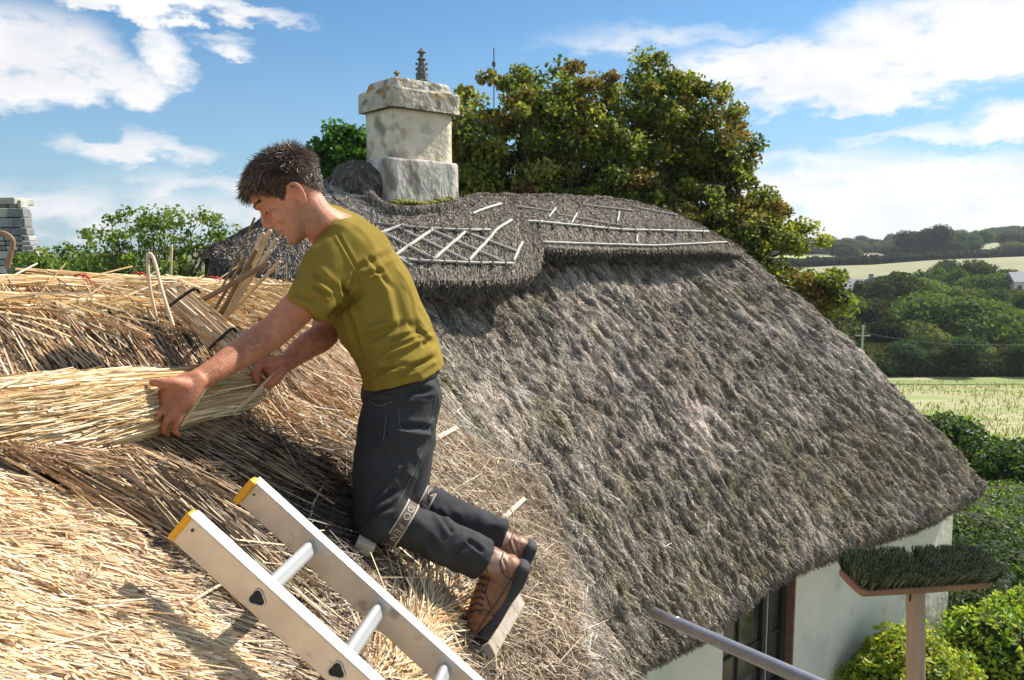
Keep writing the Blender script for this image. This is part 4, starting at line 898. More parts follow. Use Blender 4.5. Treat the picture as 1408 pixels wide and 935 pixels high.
add('sill', prism(wpt((ta+tb)/2, z_sl-.03, .03), wd*((tb-ta)/2+.04), wn*.09, (0, 0, .035), .008), M_wall, win)
# ------------------------------------------------------------------ straw bundles
def bundle(name, pts, rad, n, label, group=None, pal=PALEB, w=.0045, L=(.25, .7), seed=1, splay=.06, twine=(), flat=1.0, fray=.5, core_tint=.55, endj=6):
    """pts: centre line (world), rad: radius along it"""
    rg = np.random.default_rng(seed); m = 60; Q = catmull(np.column_stack([np.array(pts), rad]), m); C, Rr = Q[:, :3], Q[:, 3]
    T = nrm(np.gradient(C, axis=0)); U = nrm(np.cross(T, (0, 0, 1.0))); Wv = np.cross(U, T)
    s = rg.random(n)*(m-1); a = rg.random(n)*2*math.pi; r = rg.random(n)**.22*1.0
    def at(s_, r_, a_):
        s_ = np.clip(s_, 0, m-1.001); i = s_.astype(int); f = (s_-i)[:, None]; c = C[i]*(1-f)+C[i+1]*f; R_ = (Rr[i]*(1-f[:, 0])+Rr[i+1]*f[:, 0])*r_
        return c+U[i]*(np.cos(a_)*R_)[:, None]+Wv[i]*(np.sin(a_)*R_*flat)[:, None]
    tot = np.linalg.norm(np.diff(C, axis=0), axis=1).sum(); ln = (L[0]+(L[1]-L[0])*rg.random(n))
    ds = ln/tot*(m-1); s0 = rg.random(n)*(m-1)-ds*fray; s1 = np.minimum(s0+ds, m-1+(rg.random(n)-.3)*endj); s0 = np.minimum(s0, s1-ds*.5)
    def ext(s_, r_, a_):
        p = at(s_, r_, a_); o0 = np.minimum(s_, 0)[:, None]*tot/(m-1); o1 = np.maximum(s_-(m-1), 0)[:, None]*tot/(m-1); return p+T[0]*o0+T[-1]*o1
    sm_ = (s0+s1)/2; da = rg.normal(0, splay*4, n)
    p0 = ext(s0, r, a); p1 = ext(sm_, r+rg.normal(0, .03, n), a+da*.5); p2 = ext(s1, r*(1+rg.normal(0, .08, n)), a+da)
    col = np.array(pal)[rg.integers(0, len(pal), n)]*(.62+.55*rg.random((n, 1)))
    up = nrm(p1-at(sm_, r*0, a))
    b1 = blades(p0, p1-p0, np.linalg.norm(p1-p0, axis=1), w*(.7+.6*rg.random(n)), up, col, prismatic=True, rng=rg)
    b2 = blades(p1, p2-p1, np.linalg.norm(p2-p1, axis=1), w*(.7+.6*rg.random(n)), up, col, prismatic=True, rng=rg)
    lo = C[m//2]-np.array([0, 0, Rr[m//2]]); t = thing(name, lo, label, 'straw bundle', group)
    cg = loft(pts, np.array(rad)*.80, np.array(rad)*.80*flat, ax=U[0], seg=12, n=30); cc = np.tile(np.array(pal[2])*core_tint, (len(cg[0]), 1))
    add('bundle_core', (cg[0], cg[1], cc), M_straw, t, smooth=True)
    add('reeds', join(b1, b2), M_straw, t, kind='stuff')
    for k_ in twine:
        i = int(k_*(m-1)); th = np.linspace(0, 2*math.pi, 25); ring = C[i]+U[i]*(np.cos(th)*Rr[i]*1.04)[:, None]+Wv[i]*(np.sin(th)*Rr[i]*flat*1.04)[:, None]
        add('red_twine', loft(ring, .0032, seg=6, n=48, caps=False), M_twine, t, smooth=True)
        for q in range(2): e = ring[6+q]; add('twine_end', loft([e, e+np.array([.01*(q*2-1), -.01, .012]), e+np.array([.03*(q*2-1), -.02, .002])], .003, seg=5), M_twine, t)
    return t
M_twine = mat('red_twine', (.55, .05, .035), .7, noise=(80, .7, 1.2))
STR = np.array([(.76, .55, .30), (.87, .69, .43), (.54, .35, .16), (.90, .76, .52), (.72, .47, .23), (.62, .42, .18)])
def roofpt(px, py, D_): return P(px, py, D_)
bundle('straw_bundle', [P(-260, 632, 1.24), P(-80, 606, 1.38), P(60, 578, 1.55), P(160, 560, 1.73), P(240, 546, 1.91), P(318, 534, 2.08)], [.10, .098, .092, .080, .066, .058], 16500,
       'long pale reed bundle held in the man\'s hands, spreading towards the left edge', pal=STR, w=.0026, L=(.2, .8), seed=3, splay=.08, fray=.10)
def ridge_bundle(a, b, r, n, label, seed, twine=(), pal=STR, lift=.6, L=(.12, .45)):
    pts = []
    for s in (0, .35, .7, 1):
        x, y = lerp(a, b, s); q, n_ = onroof(x, y)
        if q is None: q, n_ = onroof(x, y+14)
        pts.append(q+n_*r*lift)
    return bundle('straw_bundle', pts, [r*.9, r, r, r*.85], n, label, 'reed bundles laid along the ridge', pal, seed=seed, twine=twine, L=L, splay=.09, fray=.6, flat=.8)
ridge_bundle((-90, 424), (232, 430), .036, 2000, 'lowest reed bundle lying along the ridge, ending at the leaning bent stick', 5)
ridge_bundle((-80, 398), (150, 402), .030, 1500, 'reed bundle at the far left with a red twine tie, on top of the ridge', 6, twine=(.83,))
ridge_bundle((130, 392), (300, 398), .028, 1500, 'reed bundle tied with bright red twine beside the bent stick', 7, twine=(.35, .95))
ridge_bundle((280, 398), (425, 402), .026, 1300, 'frayed reed bundle on the ridge behind the upright spars', 8)

# slack straw scattered over the ridge top
def scatter(n, xa, xb, ya, yb, lift, L, name, seed, pal, w=.004):
    rg = np.random.default_rng(seed); V = []; tries = 0
    while len(V) < n and tries < n*6:
        tries += 1; x, y = xa+(xb-xa)*rg.random(), ya+(yb-ya)*rg.random(); q, nn = onroof(x, y)
        if q is None: continue
        V.append((q+nn*lift*rg.random(), nn, rg.normal(0, .5)))
    p = np.array([v[0] for v in V]); nn = np.array([v[1] for v in V]); n = len(V); an = np.array([v[2] for v in V])
    D = np.column_stack([np.cos(an), rg.normal(.15, .3, n), np.sin(an)*.5]); D = D-nn*(D*nn).sum(1)[:, None]*.8
    c = np.array(pal)[rg.integers(0, len(pal), n)]*(.65+.5*rg.random((n, 1)))
    add(name, blades(p, D, L[0]+(L[1]-L[0])*rg.random(n)**1.6, w, nn, c, prismatic=True, rng=rg), M_straw, roof, kind='stuff')
scatter(2600, -60, 420, 374, 440, .03, (.04, .22), 'ridge_straw', 4, STR)
scatter(1500, 330, 470, 390, 480, .02, (.02, .09), 'ridge_straw', 5, STR)

# ------------------------------------------------------------------ sticks, spars, battens
M_haz = mat('hazel_bark', (.30, .20, .12), .8, noise=(25, .6, 1.25), bump=(80, .4, .003)); M_split = mat('split_hazel', (.74, .58, .38), .7, noise=(30, .75, 1.15), bump=(90, .4, .003))
M_pine = mat('pale_batten', (.62, .53, .40), .75, noise=(8, .8, 1.1), stretch=(1, 6, 1)); M_iron = mat('iron', (.05, .045, .04), .5, metal=.6)
def stick(name, pts, r, m, label, cat, group=None, r1=None):
    return add(name, loft(np.array(pts), np.linspace(r, r1 or r, len(pts)), seg=7, n=max(6, len(pts)*4)), m, None, smooth=True, label=label, category=cat, **({'group': group} if group else {}))
q, nn = onroof(236, 470)
stick('bent_spar', [P(216, 442, 2.15), P(206, 395, 2.15), P(203, 353, 2.16), P(211, 355, 2.16), P(223, 400, 2.12), P(238, 447, 2.08)], .0048, M_split, 'hazel spar bent into a narrow upright hoop on the ridge', 'hazel spar')
stick('bent_spar', [P(-30, 322, 1.8), P(0, 320, 1.8), P(12, 324, 1.8), P(18, 333, 1.8), P(14, 350, 1.8), P(10, 368, 1.8)], .0055, M_haz, 'brown hazel hoop in front of the stone stack at the left edge', 'hazel spar')
stick('hazel_stick', [P(272, 416, 2.35), P(320, 390, 2.35), P(368, 362, 2.35)], .008, M_haz, 'long brown stick slanting across the upright spars', 'stick')
stick('hazel_spar', [P(235, 380, 2.7), P(236, 338, 2.7)], .004, M_split, 'single thin straw-coloured spar standing against the green tree', 'hazel spar')
fan = [((300, 440), (352, 345), .007), ((303, 438), (362, 322), .006), ((306, 442), (371, 318), .007), ((298, 436), (345, 366), .006), ((310, 440), (380, 330), .006), ((318, 430), (384, 361), .006),
       ((296, 425), (338, 350), .005), ((305, 430), (357, 330), .005), ((320, 415), (372, 345), .005), ((303, 400), (350, 300), .0035)]
wh = ['leftmost', 'second', 'third', 'short inner left', 'rightmost tall', 'lower pale right-leaning', 'thin left', 'thin middle', 'thin right', 'thinnest, tallest']
for i, (a, b, r) in enumerate(fan):
    D0 = 2.42+.02*(i % 4); m_ = lerp(a, b, .5)+RNG.normal(0, 2, 2)
    stick('hazel_spar', [P(*a, D0), P(*m_, D0-.02), P(*b, D0-.05)], r, M_split if i % 3 else M_haz, '%s hazel spar of the upright fan below the man\'s face' % wh[i], 'hazel spar', 'hazel spars stuck upright in the new thatch')
# wrapped reed roll (thatching batten) with two iron pins
bt = thing('reed_roll', P(282, 445, 2.2)-(0, 0, .05), 'thick straight roll of cut reed pinned by two dark iron hooks', 'reed roll')
ra_, rb_ = P(240, 405, 2.33), P(338, 492, 2.16); dd = nrm(rb_-ra_); sde = nrm(np.cross(dd, (0, -.6, .8))); upn = np.cross(sde, dd)
g = loft([ra_, (ra_+rb_)/2, rb_], .034, .032, ax=sde, seg=22, n=24, ex=3.2); cg = TAN[RNG.integers(0, 5, len(g[0]))]*.75
add('roll_core', (g[0], g[1], cg), M_straw, bt)
n = 1500; rg = np.random.default_rng(8); th = rg.random(n)*6.28; ex = 3.2; cx = np.sign(np.cos(th))*np.abs(np.cos(th))**(2/ex); sx = np.sign(np.sin(th))*np.abs(np.sin(th))**(2/ex)
s = rg.random(n)*.85; p0 = ra_+np.outer(s, rb_-ra_)+sde*(cx*.0345)[:, None]+upn*(sx*.033)[:, None]
add('reeds', blades(p0, dd+rg.normal(0, .02, (n, 3)), .06+.12*rg.random(n), .004, upn, np.vstack([TAN, PALEB])[rg.integers(0, 10, n)]*(.7+.4*rg.random((n, 1))), prismatic=True, rng=rg), M_straw, bt, kind='stuff')
for (a, b), w_ in ((((234, 420), (268, 397)), 'upper'), (((288, 479), (319, 452)), 'lower')):
    stick('iron_hook', [P(*a, 2.17), P((a[0]+b[0])/2, (a[1]+b[1])/2-1, 2.16), P(*b, 2.17), P(b[0]+6, b[1]+5, 2.19)], .0042, M_iron, '%s dark iron hook pinning down the reed roll' % w_, 'iron hook')

# short wooden battens under the legs
def batten(a, b, w, h, lift, label, m, hole=False):
    qa, na = onroof(*a, lift); qb, nb_ = onroof(*b, lift); t = thing('wooden_batten', qa, label, 'batten', 'wooden rungs laid across the thatch')
    d = nrm(qb-qa); add('bar', strip(qa, qb, w, h, na, .004), m, t)
    if hole:
        s = nrm(np.cross(d, na)); c = qb-d*.03; add('drilled_hole', loft([c+na*(h/2-.004), c+na*(h/2+.0015)], .007, ax=s, seg=10, n=2, caps=False), M_iron, t)
batten((560, 628), (622, 592), .024, .016, .03, 'pale drilled batten end showing right of the man\'s thigh', M_pine, True)
batten((660, 742), (713, 688), .026, .018, .035, 'pale batten end poking out above the far boot', M_pine)
batten((702, 832), (658, 912), .040, .034, .035, 'thick weathered batten under the toe of the near boot', mat('old_batten', (.40, .34, .27), .9, noise=(9, .6, 1.2), bump=(40, .6, .004)))
def lay(pts, r, lift=.02, nn_=9):
    P_ = catmull(np.array([(x, y, 0) for x, y in pts], float), nn_); return [onroof(x, y, lift)[0] for x, y, _ in P_]
for pts, r, m, lab in ((((612, 612), (650, 655), (688, 697)), .0065, M_haz, 'dark hazel rod running down beside the man\'s calves'), (((640, 624), (690, 634), (742, 640)), .005, M_split, 'thin pale twig pointing right from the old thatch edge'),
                    (((655, 640), (720, 690), (745, 705)), .0045, M_haz, 'short brown twig above the far boot'), (((140, 602), (152, 640), (160, 690)), .0045, M_split, 'upright pale straw lying below the big bundle'),
                    (((40, 640), (110, 668), (195, 694)), .005, M_split, 'long reed at the lower edge of the big bundle'), (((175, 700), (262, 780), (350, 850)), .005, M_split, 'long thin reed running down to the left of the ladder'),
                    (((418, 720), (430, 690), (446, 665)), .0035, M_split, 'thin pale straw sticking up in the man\'s shadow'), (((255, 838), (300, 812), (332, 800)), .0035, M_split, 'thin pale straw crossing beside the near ladder rail')):
    q = [v for v in lay(pts, r) if v is not None]
    stick('loose_stalk' if 'straw' in lab or 'reed' in lab else 'hazel_rod', q, r*.8, m, lab, 'straw stalk' if 'straw' in lab or 'reed' in lab else 'hazel rod')
q, nn = onroof(495, 762, .03); add('wood_offcut', prism(q, (.022, .006, -.012), (.0, .022, .004), (.008, -.004, .016), .003), M_pine, None, label='small pale wood offcut lying below the near knee', category='wood offcut')

# ------------------------------------------------------------------ aluminium ladder
M_alu = mat('aluminium', (.62, .58, .53), .40, metal=.55, noise=(14, .80, 1.08), mixcol=[((.36, .33, .30), 23, .62, .72)], bump=(50, .12, .002), stretch=(1, 1, 1)); M_alu2 = mat('bright_aluminium', (.60, .60, .60), .4, metal=.5)
M_yel = mat('yellow_plastic', (.75, .38, .015), .5); M_blk = mat('black_hollow', (.012, .012, .014), .7)
LDN = (P(252, 722, 1.33), P(610, 1048, 1.27)); LDF = (P(338, 674, 1.55), P(695, 992, 1.50))
lad = thing('ladder', LDN[1]-(0, 0, .03), 'aluminium ladder with yellow end caps lying over the lower thatch', 'ladder')
def rail(a, b, other):
    d = nrm(b-a); rung = nrm(other-a); rung = nrm(rung-d*(rung@d)); h = nrm(np.cross(rung, d)); h = h if h[2] > 0 else -h
    return d, rung, h
d_, rg_, h_ = rail(*LDN, LDF[0]); H_, W_ = .029, .0115
def channel(a, b, inward, name):
    """hollow box rail, softly rounded"""
    L_ = np.linalg.norm(b-a); c = (a+b)/2; o = add(name, prism(c, d_*L_/2, rg_*W_, h_*H_, .003), M_alu, lad, smooth=False)
    tp = add('rail_lip', prism(c+h_*(H_+.0012), d_*L_/2, rg_*(W_+.0025), h_*.0016, .0008), M_alu2, o)
    cap = loft([a-d_*.012, a+d_*.004], [W_+.003]*2, [H_+.003]*2, ax=rg_, seg=24, n=3, ex=4, caps=False)
    # rounded cap end
    V = []; m = 7
    cap = prism(a+d_*.001, d_*.008, rg_*(W_+.0016), h_*(H_+.0016), .005)
    add('end_cap', cap, M_yel, o)
    sc_ = a+d_*.020-rg_*(W_+.001)+h_*.012; add('rivet', ellips(sc_, .0028, seg=8, rings=6), M_iron, o)
    return o
rN = channel(LDN[0], LDN[1], 1, 'side_rail'); rF = channel(LDF[0], LDF[1], -1, 'side_rail')
def tri_ring(c, r, flip=1):
    th = np.linspace(0, 2*math.pi, 24, endpoint=False); rr = r*(1+.16*np.cos(3*(th)))
    return [c+d_*(math.cos(t_)*q)+h_*(math.sin(t_)*q) for t_, q in zip(th, rr)]
for px, py in ((350, 826), (459, 926), (566, 1022)):
    u = ray(px, py); n0 = LDN[0]-rg_*W_; t_ = np.dot(np.cross(u, h_), np.cross(n0-CAM, h_)) # placeholder value, solved below
    # point on the outer face of the near rail seen at that pixel
    s = [(np.hypot(*(np.array([float(v) for v in proj(lerp(LDN[0], LDN[1], q)-rg_*W_)[:2]])-(px, py))), q) for q in np.linspace(0, 1, 400)]
    c = lerp(LDN[0], LDN[1], min(s)[1]); far_c = c+(LDF[0]-LDN[0])-d_*0; Lr = np.linalg.norm(LDF[0]-LDN[0]); c1 = c+rg_*(np.dot(LDF[0]-LDN[0], rg_))
    V = []; 
    for q in (c-rg_*(W_+.002), c1+rg_*0): V += tri_ring(q, .0145)
    V = np.array(V); i = np.arange(48).reshape(2, 24); nx = np.roll(i, -1, 1)
    add('rung', (V, [np.stack([i[0], nx[0], nx[1], i[1]], -1)]), M_alu2, lad, smooth=True)
    rim = loft(np.array(tri_ring(c-rg_*(W_+.001), .0140)+[tri_ring(c-rg_*(W_+.001), .0140)[0]]), .0017, seg=6, n=48, caps=False)
    add('rung_rim', rim, M_alu2, rN, smooth=True)
    r2 = np.array(tri_ring(c-rg_*(W_-.004), .013)); add('rung_hollow', (np.vstack([r2, [c-rg_*(W_-.004)]]), [np.array([[24, k, (k+1) % 24] for k in range(24)])]), M_blk, rN)
    # socket shade where the hollow meets the face
    r3 = np.array(tri_ring(c-rg_*(W_+.0006), .0125)); add('rung_opening', (np.vstack([r3, [c-rg_*(W_+.0006)]]), [np.array([[24, k, (k+1) % 24] for k in range(24)])]), M_blk, rN)

# ------------------------------------------------------------------ broom and scaffold tube
br = thing('broom', P(1259, 1300, 1.26), 'upturned broom with dark green bristles and pale wooden handle at lower right', 'broom')
M_bw = mat('broom_wood', (.30, .15, .085), .65, noise=(14, .7, 1.2), bump=(60, .3, .002)); M_hand = mat('handle_wood', (.45, .31, .21), .6, noise=(10, .75, 1.15), stretch=(3, 3, .4), bump=(40, .2, .002))
a = P(1172, 800, 1.27); b = P(1342, 789, 1.33)
add('head_board', loft([a, (a+b)/2, b], [.034, .036, .034], [.0085]*3, ax=(0, .98, .2), seg=22, n=18, ex=4.5), M_bw, br, smooth=True)
add('handle', loft([P(1259, 802, 1.29), P(1259, 1300, 1.26)], .0148, seg=16, n=10), M_hand, br, smooth=True)
add('socket_mark', loft([P(1252, 818, 1.272), P(1251, 826, 1.272)], .0016, seg=6), M_iron, br)
rg = np.random.default_rng(12); n = 46; an = rg.random(n)*6.28; rr = .0052*np.sqrt(rg.random(n)); p0 = np.column_stack([np.cos(an)*rr*.5, np.sin(an)*rr*.5, np.zeros(n)])
D = np.column_stack([np.cos(an)*rr*22, np.sin(an)*rr*22, np.ones(n)])+rg.normal(0, .09, (n, 3)); c = np.array([(.042, .052, .028), (.07, .082, .045), (.03, .036, .022), (.11, .12, .07)])[rg.integers(0, 4, n)]*(.7+.6*rg.random((n, 1)))
tv = blades(p0, D, .030+.005*rg.random(n), .0017, (0, 1, 0), c, roll=3, rng=rg, col2=c*2.2)
tm_ = mesh_np('bristle_tuft', *tv); tm_.materials.append(M_stalk)
bo = origin(br); ux = nrm(b-a); uy = nrm(np.cross((0, 0, 1.0), ux)); uz = np.cross(ux, uy); uy, uz = nrm(uy*.98+uz*.2), nrm(uz*.95-uy*.32)
from mathutils import Matrix
for i in range(25):
    for j in range(7):
        s = (i+.5)/25; off = (j-3)/3; edge = abs(s-.5)*2
        p = a+(b-a)*(s*1.06-.03)+uy*off*.031*(1 if edge < .9 else .8)+uz*.006; tilt = np.array([(s-.5)*.55+(.30 if s > .85 else 0)+rg.normal(0, .05), off*.25+rg.normal(0, .05), 1.0])
        if .42 < s < .58: tilt[0] += .35*(1 if s > .5 else -1)*(.5+.5*(j > 2))
        z_ = nrm(ux*tilt[0]+uy*tilt[1]+uz); x_ = nrm(np.cross(uy, z_)); y_ = np.cross(z_, x_); th = rg.random()*6.28
        Mx = Matrix(((x_[0], y_[0], z_[0], 0), (x_[1], y_[1], z_[1], 0), (x_[2], y_[2], z_[2], 0), (0, 0, 0, 1))) @ Matrix.Rotation(th, 4, 'Z')
        o = bpy.data.objects.new('bristle_tuft', tm_); COL.objects.link(o); o.parent = br
        Mx.translation = Vector(p-bo); o.matrix_local = Mx
M_tube = mat('galvanised_tube', (.36, .36, .38), .38, metal=.7, noise=(9, .8, 1.15), bump=(60, .1, .002))
tb_ = thing('scaffold_tube', P(1180, 965, 2.1)-(0, 0, .03), 'grey metal scaffold tube pointing from the eave to the bottom edge', 'scaffold tube')
a, b = P(899, 843, 2.75), P(1235, 990, 1.95)
add('tube', loft([a, (a+b)/2, b], .0215, seg=20, n=8, caps=False), M_tube, tb_, smooth=True)
dd = nrm(b-a); add('hollow_end', loft([a-dd*.001, a+dd*.003], .0185, seg=18, n=2, caps=False), M_blk, tb_)
fan_ = loft([a+dd*.002, a+dd*.004], .021, seg=18, n=2, caps=False); add('end_wall', fan_, M_blk, tb_)
add('tube_joint', loft([lerp(a, b, .12), lerp(a, b, .13)], .0228, seg=20, n=2, caps=False), M_tube, tb_, smooth=True)
# ------------------------------------------------------------------ the man
def fuse(parts, voxel, smooth=4):
    g = join(*[(p[0], p[1]) for p in parts]); me = mesh_np('tmp', g[0], g[1]); o = bpy.data.objects.new('tmp', me); COL.objects.link(o)
    m = o.modifiers.new('r', 'REMESH'); m.mode = 'VOXEL'; m.voxel_size = voxel; m.adaptivity = 0
    s = o.modifiers.new('s', 'SMOOTH'); s.factor = .5; s.iterations = smooth
    dg = bpy.context.evaluated_depsgraph_get(); ev = o.evaluated_get(dg); r = bpy.data.meshes.new_from_object(ev)
    V = np.empty(len(r.vertices)*3); r.vertices.foreach_get('co', V); V = V.reshape(-1, 3)
    N_ = np.empty(len(r.vertices)*3); r.vertices.foreach_get('normal', N_); N_ = N_.reshape(-1, 3)
    Lp = np.empty(len(r.loops), int); r.loops.foreach_get('vertex_index', Lp); st = np.empty(len(r.polygons), int); r.polygons.foreach_get('loop_start', st); ct = np.empty(len(r.polygons), int); r.polygons.foreach_get('loop_total', ct)
    Fs = [np.stack([Lp[st[ct == k]+i] for i in range(k)], -1) for k in (3, 4) if (ct == k).any()]
    bpy.data.objects.remove(o); bpy.data.meshes.remove(r); bpy.data.meshes.remove(me)
    return V, Fs, N_
def ch(pts, lat=None, ax=(0, 1, 0), **kw):
    """chain from (px,py,D,r_px) ; lat = lateral half-widths in metres (default round)"""
    c = [P(p[0], p[1], p[2]) for p in pts]; r = [p[3]*p[2]/F for p in pts]
    return loft(c, r if lat is None else lat, r, ax=ax, **kw)
man = thing('person', P(530, 760, 2.12), 'kneeling man in olive t-shirt, dark work jeans and brown boots, gripping a reed bundle', 'person')

# head frame
HO = P(419, 274, 2.12); hs = 478/ (F/2.12)*1.0
Fv = nrm(np.array([-.74, -.05, -.67])); Uv = nrm(np.array([-.67, 0, .74])-Fv*np.dot(Fv, [-.67, 0, .74])); Lv = np.cross(Uv, Fv)   # Lv points away from or towards the lens
if Lv[1] < 0: Lv = -Lv
def H(f, u, l=0): return HO+(Fv*f+Uv*u+Lv*l)*hs
def toH(V): d = (V-HO)/hs; return d@Fv, d@Uv, d@Lv
SL = [(-.078, .103, .062, .016), (-.070, .116, .035, .030), (-.056, .119, .005, .044), (-.040, .113, -.020, .053), (-.028, .115, -.035, .058), (-.015, .114, -.047, .063), (.0, .111, -.058, .067), (.015, .108, -.068, .070), (.032, .106, -.078, .072),
      (.050, .112, -.083, .074), (.070, .118, -.086, .076), (.09, .117, -.084, .077), (.11, .108, -.075, .074), (.125, .092, -.060, .066), (.138, .066, -.036, .048), (.146, .035, -.005, .022)]
def head_loft():
    seg = 40; th = np.linspace(0, 2*math.pi, seg, endpoint=False); V = []
    SLa = np.array(SL); S2 = catmull(SLa, 46)
    for u, ff, fb, w in S2:
        fc = ff*.35+fb*.65 if u > -.03 else (ff+fb)/2
        c, s = np.cos(th), np.sin(th); ex = 2.35
        cx = np.sign(c)*np.abs(c)**(2/ex); sy = np.sign(s)*np.abs(s)**(2/2.1)
        f = np.where(cx > 0, fc+cx*(ff-fc), fc+cx*(fc-fb))
        nar = 1-.22*np.clip((f-fc)/(ff-fc+1e-6), 0, 1)**2*(u < .06)
        V += [H(a, u, b*w*n_) for a, b, n_ in zip(f, sy, nar)]
    V = np.array(V); m = len(S2); i = np.arange(m*seg).reshape(m, seg); nx = np.roll(i, -1, 1)
    V = np.vstack([V, V[:seg].mean(0), V[-seg:].mean(0)])
    return (V, [np.stack([i[:-1], nx[:-1], nx[1:], i[1:]], -1).reshape(-1, 4), np.vstack([np.column_stack([np.full(seg, m*seg), nx[0], i[0]]), np.column_stack([np.full(seg, m*seg+1), i[-1], nx[-1]])])])
HL = head_loft()
AX = np.array([Fv, Lv, Uv])
def el(f, u, l, rf, rl, ru): return ellips(H(f, u, l), np.array([rf, rl, ru])*hs, AX, 14, 10)
head_parts = [HL,
    loft([H(.106, .060), H(.115, .046), H(.126, .032), H(.131, .020)], np.array([.0075, .0085, .0105, .0115])*hs, np.array([.009, .009, .010, .0095])*hs, ax=Lv, seg=12, n=16),
    el(.118, .009, -.012, .013, .0075, .0085), el(.118, .009, .012, .013, .0075, .0085), el(.118, .006, 0, .014, .007, .008), el(.115, -.006, 0, .008, .014, .012), el(.113, .016, 0, .018, .013, .014),
    el(.113, -.0195, 0, .0085, .022, .0055), el(.112, -.0305, 0, .0085, .019, .006), el(.108, -.062, 0, .014, .020, .013),
    el(.112, .066, -.024, .010, .020, .007), el(.112, .066, .024, .010, .020, .007),
    el(.092, .038, -.030, .013, .0145, .012), el(.092, .038, .030, .013, .0145, .012),
    el(.072, .006, -.038, .028, .019, .026), el(.072, .006, .038, .028, .019, .026)]
for sg in (-1, 1):
    e0 = [H(.012, .030, sg*.070), H(.000, .038, sg*.083), H(-.016, .032, sg*.090), H(-.020, .012, sg*.089), H(-.012, -.012, sg*.083), H(-.001, -.024, sg*.076), H(.008, -.020, sg*.072)]
    head_parts += [loft(e0, .0062*hs, .0050*hs, ax=Fv, seg=10, n=30), ellips(H(-.004, .006, sg*.075), np.array([.016, .007, .026])*hs, AX, 12, 8), ellips(H(.009, .004, sg*.074), np.array([.005, .006, .007])*hs, AX, 8, 6)]
neck = ch([(420, 282, 2.12, 27), (433, 300, 2.13, 27), (447, 312, 2.16, 29), (466, 326, 2.20, 34)], [.056, .054, .062, .10])
skin_parts = head_parts+[neck]
# arms: near (left) and far (right)
near = ch([(470, 345, 2.10, 27), (447, 375, 2.07, 27), (420, 412, 2.04, 25), (395, 438, 2.02, 23.5), (376, 456, 2.00, 22.5), (352, 473, 1.97, 22.5), (322, 492, 1.91, 20), (294, 510, 1.85, 16.5), (268, 525, 1.81, 15.5)], n=50, seg=20)
elb = ch([(392, 448, 2.00, 15), (375, 462, 1.99, 14)])
far = ch([(450, 350, 2.40, 25), (452, 400, 2.36, 24), (452, 440, 2.30, 22), (444, 462, 2.26, 20), (424, 475, 2.20, 18.5), (404, 490, 2.15, 15), (394, 498, 2.12, 13.5)], n=36, seg=18)
pd = np.array([.83, 0, -.55])
palm = ch([(272, 522, 1.807, 14), (258, 532, 1.790, 15), (243, 544, 1.775, 14), (229, 556, 1.765, 10)], [.026, .036, .042, .038], ax=pd, seg=20, n=18, ex=2.6)
palm = loft([P(272, 522, 1.807), P(258, 532, 1.790), P(242, 545, 1.775), (P(226, 560, 1.767))], [.024, .035, .042, .036], [.021, .020, .018, .013], ax=pd, seg=20, n=18, ex=2.5)
def finger(pts, r=5.8): return ch([(x, y, d, r*(1-.10*i)) for i, (x, y, d) in enumerate(pts)], seg=12, n=18)
nh = [palm, finger([(219, 547, 1.765), (206, 560, 1.745), (199, 574, 1.76), (204, 586, 1.80)], 5.9), finger([(228, 555, 1.757), (216, 571, 1.742), (211, 585, 1.765), (217, 594, 1.81)], 6.1),
      finger([(238, 562, 1.76), (229, 578, 1.75), (225, 591, 1.775), (231, 598, 1.82)], 5.8), finger([(250, 566, 1.767), (243, 581, 1.76), (240, 592, 1.785), (246, 598, 1.825)], 5.2),
      ch([(252, 530, 1.775, 12), (239, 527, 1.755, 10), (227, 527, 1.742, 8), (216, 526, 1.737, 6.6), (210, 526, 1.737, 5.6)], seg=14, n=20),
      ch([(236, 535, 1.76, 12), (228, 545, 1.757, 9)], seg=12)]
pd2 = np.array([.6, .2, .75])
fh = [loft([P(396, 497, 2.12), P(384, 503, 2.10), P(372, 507, 2.09)], [.024, .032, .030], [.020, .019, .015], ax=pd2, seg=18, n=14, ex=2.4),
      finger([(366, 497, 2.085), (356, 504, 2.07), (352, 517, 2.07), (356, 529, 2.08)], 6.4), finger([(370, 502, 2.08), (360, 508, 2.10), (357, 520, 2.11), (362, 529, 2.10)], 6.2),
      finger([(376, 506, 2.11), (367, 510, 2.14), (363, 520, 2.14), (368, 527, 2.12)], 6), finger([(382, 508, 2.13), (373, 513, 2.15), (370, 521, 2.15), (375, 526, 2.13)], 5.4),
      ch([(390, 504, 2.09, 8), (385, 514, 2.07, 7.6), (377, 524, 2.06, 6.6), (368, 531, 2.06, 5.4)], seg=12, n=16)]
inner = [ch([(466, 326, 2.22, 28), (486, 355, 2.24, 40), (505, 400, 2.25, 48), (530, 460, 2.25, 42), (552, 530, 2.24, 40)], [.10, .13, .12, .11, .12]),
         ch([(552, 545, 2.20, 38), (530, 640, 2.12, 32), (520, 705, 2.07, 24)]), ch([(556, 545, 2.32, 34), (558, 620, 2.29, 28), (556, 690, 2.24, 20)]),
         ch([(522, 712, 2.07, 22), (600, 738, 2.10, 20), (680, 775, 2.12, 16)]), ch([(560, 692, 2.24, 20), (630, 716, 2.27, 18), (700, 745, 2.30, 14)]),
         ch([(486, 350, 2.24, 20), (470, 345, 2.12, 22)]), ch([(486, 350, 2.24, 20), (455, 350, 2.38, 22)])]
V, Fs, Nn = fuse(skin_parts+[near, elb, far]+nh+fh+inner, .0034, 5)
f, u, l = toH(V)
def gb(f0, u0, l0, sf, su, sl): return np.exp(-((f-f0)/sf)**2-((u-u0)/su)**2-((np.abs(l)-l0)/sl)**2)
hd = np.zeros(len(V))
dF = np.zeros(len(V))
